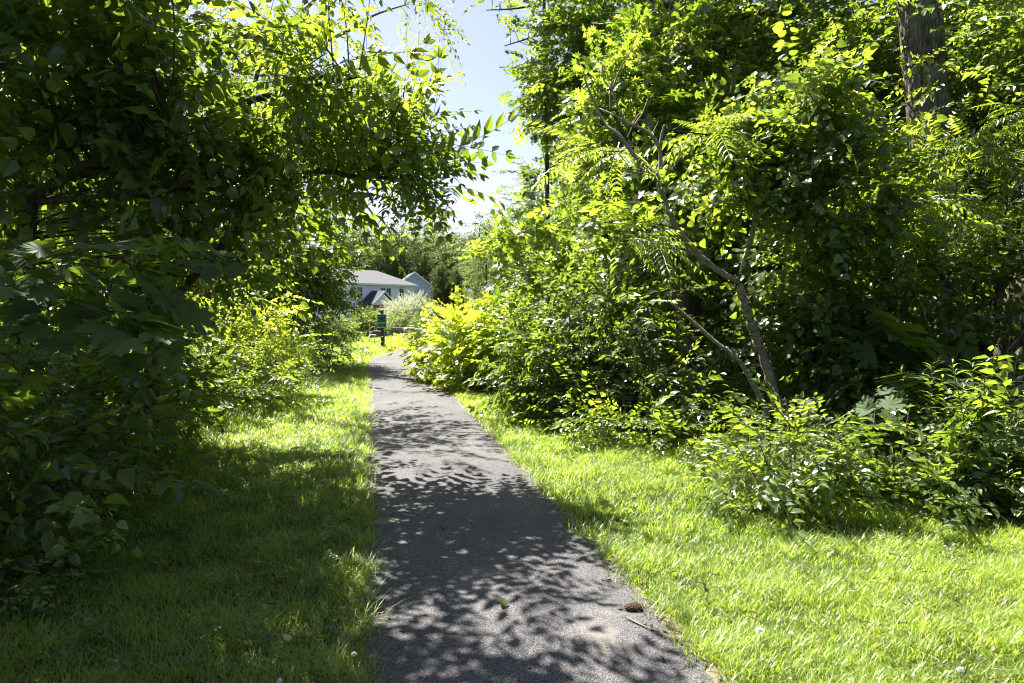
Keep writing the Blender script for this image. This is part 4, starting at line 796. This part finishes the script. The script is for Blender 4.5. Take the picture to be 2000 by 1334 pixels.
s.prism([(-.155, y, .845), (.138, y, .845), (.138, y, .925), (-.155, y, .925)], (0, .004, 0)); s.build('lake_picture', M['teal'], pn)
Soup().prism([(-.155, y - .003, .925), (.138, y - .003, .925), (.138, y - .003, .985), (.08, y - .003, .985), (.03, y - .003, .965), (-.06, y - .003, .975), (-.155, y - .003, .955)], (0, .006, 0)).build('hill_silhouette', M['navy'], pn)
s = Soup()
for z, cells in ((1.115, [(.02, .05), (.06, .09), (.10, .125), (.135, .165), (.175, .2), (.21, .24)]), (.765, [(.03, .06), (.07, .11), (.12, .15), (.165, .20), (.21, .25)]), (.80, [(.05, .08), (.09, .13), (.15, .18), (.19, .225)])):
    for u0, u1 in cells: s.box(-.155 + u0, -.155 + u1, y, y + .004, z - .013, z + .013)
s.build('lettering', M['teal'], pn)

# ------------------------------------------------------------------ small things on and by the path
M['cone'] = plain('pine cone scales', (.075, .042, .026), .85, .5, 60)
c0 = gnd(1237, 1186, .03); s = Soup()
for i in range(90):
    f = i / 90; a = i * 2.4; r = .026 * math.sin(math.pi * (.10 + .84 * f)) ** .7; p = np.array([(f - .5) * .125, r * .6 * math.cos(a), r * .6 * math.sin(a)])
    d = np.array([.9, math.cos(a) * .9, math.sin(a) * .9]); up = np.array([-.5, math.cos(a), math.sin(a)]); LV, LF = leaf_ov(.42, .1, -.15); s.add(xf(LV, p, d, up, .022 + .012 * math.sin(math.pi * f)), LF)
o = s.build('pine_cone', M['cone']); tag(o, 'brown pine cone lying on the right edge of the path', 'pine cone'); o.scale = (.8, .75, .6); o.location = c0; o.rotation_euler = (0, R(4), R(12))
def stick(pts, r0, r1, mat, label, cat='twig', name='twig'):
    P = np.array([gnd(x, y, .02) for x, y in pts]); P[:, 2] += .006 * np.abs(rnd(len(P))); b = P[0].copy(); s = Soup().add(*tube(spline(P, 12), np.linspace(r0, r1, 12), 6))
    tag(s.build(name, M[mat], None, True, b), label, cat).location = b
stick([(1222, 1208), (1250, 1220), (1280, 1235), (1310, 1250)], .005, .003, 'deadwood', 'thin bare twig on the path edge below the pine cone')
stick([(860, 1027), (867, 1037)], .006, .005, 'bark', 'short dark stick lying near the middle of the path')
stick([(700, 1216), (730, 1204), (760, 1196)], .004, .002, 'deadwood', 'straw-coloured stalk at the left edge of the path')
for (px, py, sz, rz, lab) in [(988, 1186, .06, .7, 'single green fallen leaf on the dappled path'), (730, 985, .05, 2.2, 'small green leaf fallen at the left edge of the path')]:
    V, F = leaf_ov(.36, .12, .1); b = gnd(px, py, .03); o = obj('fallen_leaf', raw_mesh('fallen_leaf', V * sz * 1.4, F, M['weed'], np.full(len(V), .4)), None, b); o.rotation_euler = (.5, .3, rz); tag(o, lab, 'leaf')
wp = plain('white petals', (.8, .8, .76), .7, .05)
for (px, py, r, lab) in [(1484, 1232, .015, 'white flower in the sunny grass nearest the path'), (1876, 1308, .011, 'white clover bloom low in the sunny grass, bottom right'), (1545, 1237, .009, 'tiny white bloom beside the larger white flower'), (691, 1278, .011, 'white clover bloom in shade at the left path edge'), (546, 1330, .010, 'white clover bloom at the bottom edge of the shaded grass')]:
    b = gnd(px, py, .09); b[2] = 0; root = empty('clover_flower', b, lab, 'flower', 'white flowers in the grass'); s = Soup()
    for i in range(34):
        f = 1 - 1.5 * i / 34; a = i * 2.4; d = np.array([math.sqrt(max(0, 1 - f * f)) * math.cos(a), math.sqrt(max(0, 1 - f * f)) * math.sin(a), f]); LV, LF = leaf_ov(.25, .1, .0, False)
        s.add(xf(LV, (0, 0, .09), d, (.1, .2, 1), r * 1.3), LF)
    s.build('bloom', wp, root); Soup().add(*tube([(0, 0, 0), (.004, 0, .05), (0, 0, .09)], [.0016, .0014, .0012], 5)).build('stem', M['weed'], root)
V, F = leaf_heart(.45, .2, .3); b = gnd(563, 1252, .06); o = obj('fallen_leaf', raw_mesh('fallen_leaf', V * .05, F, plain('yellowed leaf', (.35, .33, .10), .6, .2, 20)), None, b); o.rotation_euler = (.6, .2, 1); tag(o, 'pale yellow leaf caught in the shaded grass', 'leaf')

# ------------------------------------------------------------------ grass and low ground plants
def blades(seg):
    t = []
    for _ in range(10):
        n = seg + 1; f = np.linspace(0, 1, n); bend = .25 + .75 * rng.random(); wdt = np.where(f < .99, .5 * (1 - .75 * f ** 1.5), 0)
        y = bend * f ** 2 * .8; z = f * (1 - .35 * bend * f); V = []
        for i in range(n - 1): V += [(-wdt[i], y[i], z[i]), (wdt[i], y[i], z[i])]
        V.append((0, y[-1], z[-1])); F = []
        for i in range(n - 2): F += [(2 * i, 2 * i + 1, 2 * i + 3), (2 * i, 2 * i + 3, 2 * i + 2)]
        F.append((2 * n - 4, 2 * n - 3, 2 * n - 2)); t.append((np.array(V, float), np.array(F), None))
    return t
GT = {k: blades(k) for k in (1, 2, 3)}
def scatter_grass(soup, x0f, x1f, y0, y1, dens, seg, h, wd, edge0=0., edge1=0., seed=0):
    ar = (y1 - y0) * max(np.max(x1f(np.linspace(y0, y1, 20)) - x0f(np.linspace(y0, y1, 20))), 0); n = int(ar * dens); wmax = np.max(x1f(np.linspace(y0, y1, 40)) - x0f(np.linspace(y0, y1, 40)))
    y = y0 + (y1 - y0) * rng.random(n); u = rng.random(n) * wmax; ok = u < (x1f(y) - x0f(y)); y, u = y[ok], u[ok]; x = x0f(y) + u; rem = x1f(y) - x
    cl = wob(x, y, 2.6, seed) + .6 * wob(x, y, 7.0, seed + 2); fade = np.ones(len(x))
    if edge0: fade = np.minimum(fade, (u + .05 * wob(x, y, 6)) / edge0)
    if edge1: fade = np.minimum(fade, (rem + .05 * wob(x, y, 6)) / edge1)
    k = rng.random(len(x)) < np.clip(fade, 0, 1) * np.clip(.75 + .3 * cl, .35, 1); x, y, cl, fade = x[k], y[k], cl[k], fade[k]; n = len(x)
    hh = h * (.45 + .75 * rng.random(n) ** 1.5) * np.clip(1 + .35 * cl, .5, 1.7) * np.clip(.5 + .6 * fade, .5, 1.0); hh *= np.where(rng.random(n) < .03, 1.8, 1)
    ang = 1.2 * wob(x, y, 2.4, seed + 5) + 2.4 * rnd(n) + .8; lean = .10 + .38 * np.abs(rnd(n)); c, s_ = np.cos(ang), np.sin(ang)
    Rm = np.zeros((n, 3, 3)); w_ = wd * (.6 + .8 * rng.random(n)); Rm[:, 0, 0] = c * w_; Rm[:, 1, 0] = s_ * w_
    Rm[:, 0, 1] = -s_ * hh; Rm[:, 1, 1] = c * hh; Rm[:, 0, 2] = -s_ * lean * hh; Rm[:, 1, 2] = c * lean * hh; Rm[:, 2, 2] = hh
    pos = np.stack([x, y, gz(y)], -1); tint = np.clip(.35 + .26 * cl + .16 * wob(x, y, .5, 3) + .2 * rnd(n), 0, .86); tint = np.where(rng.random(n) < .05, .9 + .1 * rng.random(n), tint)
    pick = rng.integers(10, size=n)
    for q in range(10):
        i = np.nonzero(pick == q)[0]; V, F, _ = GT[seg][q]
        if len(i): soup.add((np.einsum('nij,vj->nvi', Rm[i], V) + pos[i, None]).reshape(-1, 3), (F[None] + (np.arange(len(i)) * len(V))[:, None, None]).reshape(-1, 3), np.repeat(tint[i], len(V)))
g = Soup(); hLi = lambda y: hL(y) - .35; hRi = lambda y: hR(y) + .5
lft = lambda y: pL(y) + .045; rgt = lambda y: pR(y) - .035
vL = lambda y: np.maximum(hLi(y), -.86 * y - .5); vR = lambda y: np.minimum(hRi(y), .86 * y + .5)
scatter_grass(g, vL, lft, 2.2, 4.6, 9500, 3, 0.078, .0038, edge1=.05, seed=1); scatter_grass(g, rgt, vR, 2.2, 4.6, 9500, 3, 0.072, .0038, edge0=.08, seed=4)
scatter_grass(g, vL, lft, 4.6, 8, 5600, 2, 0.08, .0050, edge1=.05, seed=1); scatter_grass(g, rgt, vR, 4.6, 8, 5600, 2, 0.076, .0050, edge0=.08, seed=4)
scatter_grass(g, vL, lft, 8, 14, 2500, 2, 0.08, .0075, edge1=.06, seed=1); scatter_grass(g, rgt, vR, 8, 14, 2500, 2, 0.08, .0075, edge0=.1, seed=4)
scatter_grass(g, lambda y: hL(y) - .3, lft, 14, 24, 900, 1, .09, .013, seed=1); scatter_grass(g, rgt, lambda y: hR(y) + .5, 14, 24, 700, 1, .09, .013, seed=4)
scatter_grass(g, lambda y: np.maximum(hL(y), -13), lambda y: pL(y), 24, 36, 420, 1, .09, .022, seed=1); scatter_grass(g, lambda y: pR(y), lambda y: pR(y) + 4, 24, 36, 300, 1, .09, .022, seed=1)
scatter_grass(g, lambda y: pL(y) - .10, lambda y: pL(y) + .085, 2.2, 7, 2600, 3, .12, .0042, seed=21); scatter_grass(g, lambda y: pR(y) - .075, lambda y: pR(y) + .10, 2.2, 7, 1500, 3, .10, .0042, seed=23)
scatter_grass(g, lambda y: pL(y) - .10, lambda y: pL(y) + .085, 7, 15, 1500, 2, .12, .006, seed=21); scatter_grass(g, lambda y: pR(y) - .07, lambda y: pR(y) + .10, 7, 15, 1100, 2, .10, .006, seed=23)
V, F, T = g.data(); tag(obj('grass', raw_mesh('grass', V, F, M['grass'], T)), kind='stuff')
# longer tufts along both hedges, low weeds under them
g = Soup()
scatter_grass(g, lambda y: hR(y) - .35, lambda y: hR(y) + .35, 4.2, 11, 700, 3, .26, .0055, seed=9); scatter_grass(g, lambda y: hL(y) - .15, lambda y: hL(y) + .5, 6.5, 15, 450, 3, .26, .006, seed=9); scatter_grass(g, lambda y: hL(y) - .3, lambda y: hL(y) + .1, 3, 6.5, 350, 3, .2, .005, seed=9)
V, F, T = g.data(); tag(obj('tall_grass', raw_mesh('tall_grass', V, F, M['grass'], T)), kind='stuff')
def cover(name, n, xf_, yr, kind, mat, sc_, zh):
    y = yr[0] + (yr[1] - yr[0]) * rng.random(n); a, b2 = xf_(y); x = a + (b2 - a) * rng.random(n); pos = np.stack([x, y, zh * rng.random(n) + .02], -1)
    V, F, T = instance(K[kind], pos, frames(rnd(n, 3) * (1, 1, .25) + (0, 0, .25), np.array([0, 0, 1.]) + .35 * rnd(n, 3)), sc_ * (.6 + .7 * rng.random(n))).data(); tag(obj(name, raw_mesh(name, V, F, M[mat], T)), kind='stuff')
cover('ground_cover', 1500, lambda y: (hL(y) - 2.6, hL(y) - .1), (2, 16), 'ovate_lo', 'dark', .8, .35)
cover('ground_cover', 2200, lambda y: (hR(y) + .15, hR(y) + 4.5), (3.5, 15), 'ovate_lo', 'dark', .8, .35)
cover('lawn_weeds', 650, lambda y: (hL(y), pL(y) - .05), (2.4, 8), 'small_hi', 'weed', .42, .04)
cover('lawn_weeds', 330, lambda y: (pR(y) + .15, hR(y)), (2.4, 7), 'small_hi', 'weed', .38, .03)

lt = Soup(); n = 1300; y = 2.4 + 10 * rng.random(n) ** 1.6; u = rng.random(n); e = np.abs(rnd(n)) * .12
x = np.where(u < .42, pL(y) - .03 + e * .8, np.where(u < .88, pR(y) + .03 - e * .8, pL(y) + (pR(y) - pL(y)) * rng.random(n))); pos = np.stack([x, y, .028 + .004 * rng.random(n)], -1)
bits = [(leaf_ov(.3, .2, .2)[0], leaf_ov(.3, .2, .2)[1], np.full(8, t_)) for t_ in (.2, .5, .93, .97)] + [(*leaf_ov(.03, .01, .1, False), np.full(4, t_)) for t_ in (.95, .98, .9)]
V, F, T = instance(bits, pos, frames(rnd(n, 3) * (1, 1, .08), np.array([0, 0, 1.]) + .25 * rnd(n, 3)), .012 + .028 * rng.random(n) ** 2, .02).data()
M['litter'] = leaf_mat('leaf litter', [(0, (.07, .05, .03)), (.3, (.07, .10, .03)), (.6, (.10, .12, .04)), (.88, (.16, .10, .055)), (1, (.26, .20, .12))], [(0, (.05, .04, .02)), (.6, (.12, .16, .03)), (1, (.15, .1, .06))], .7, .3, .2)
tag(obj('leaf_litter', raw_mesh('leaf_litter', V, F, M['litter'], T)), kind='stuff')

n = 2600; y = 2.4 + 7 * rng.random(n); u = rng.random(n); x = np.where(u < .45, pL(y) - 2.2 * rng.random(n), pR(y) + .1 + 3.6 * rng.random(n)); pos = np.stack([x, y, .03 + .04 * rng.random(n)], -1)
tb = [(*leaf_ov(.035, .01, .15, False), np.full(4, t_)) for t_ in (.95, .9, .99)]; V, F, T = instance(tb, pos, frames(rnd(n, 3) * (1, 1, .3), np.array([0, 0, 1.]) + .5 * rnd(n, 3)), .04 + .06 * rng.random(n), .03).data()
tag(obj('dry_thatch', raw_mesh('dry_thatch', V, F, M['litter'], T)), kind='stuff')
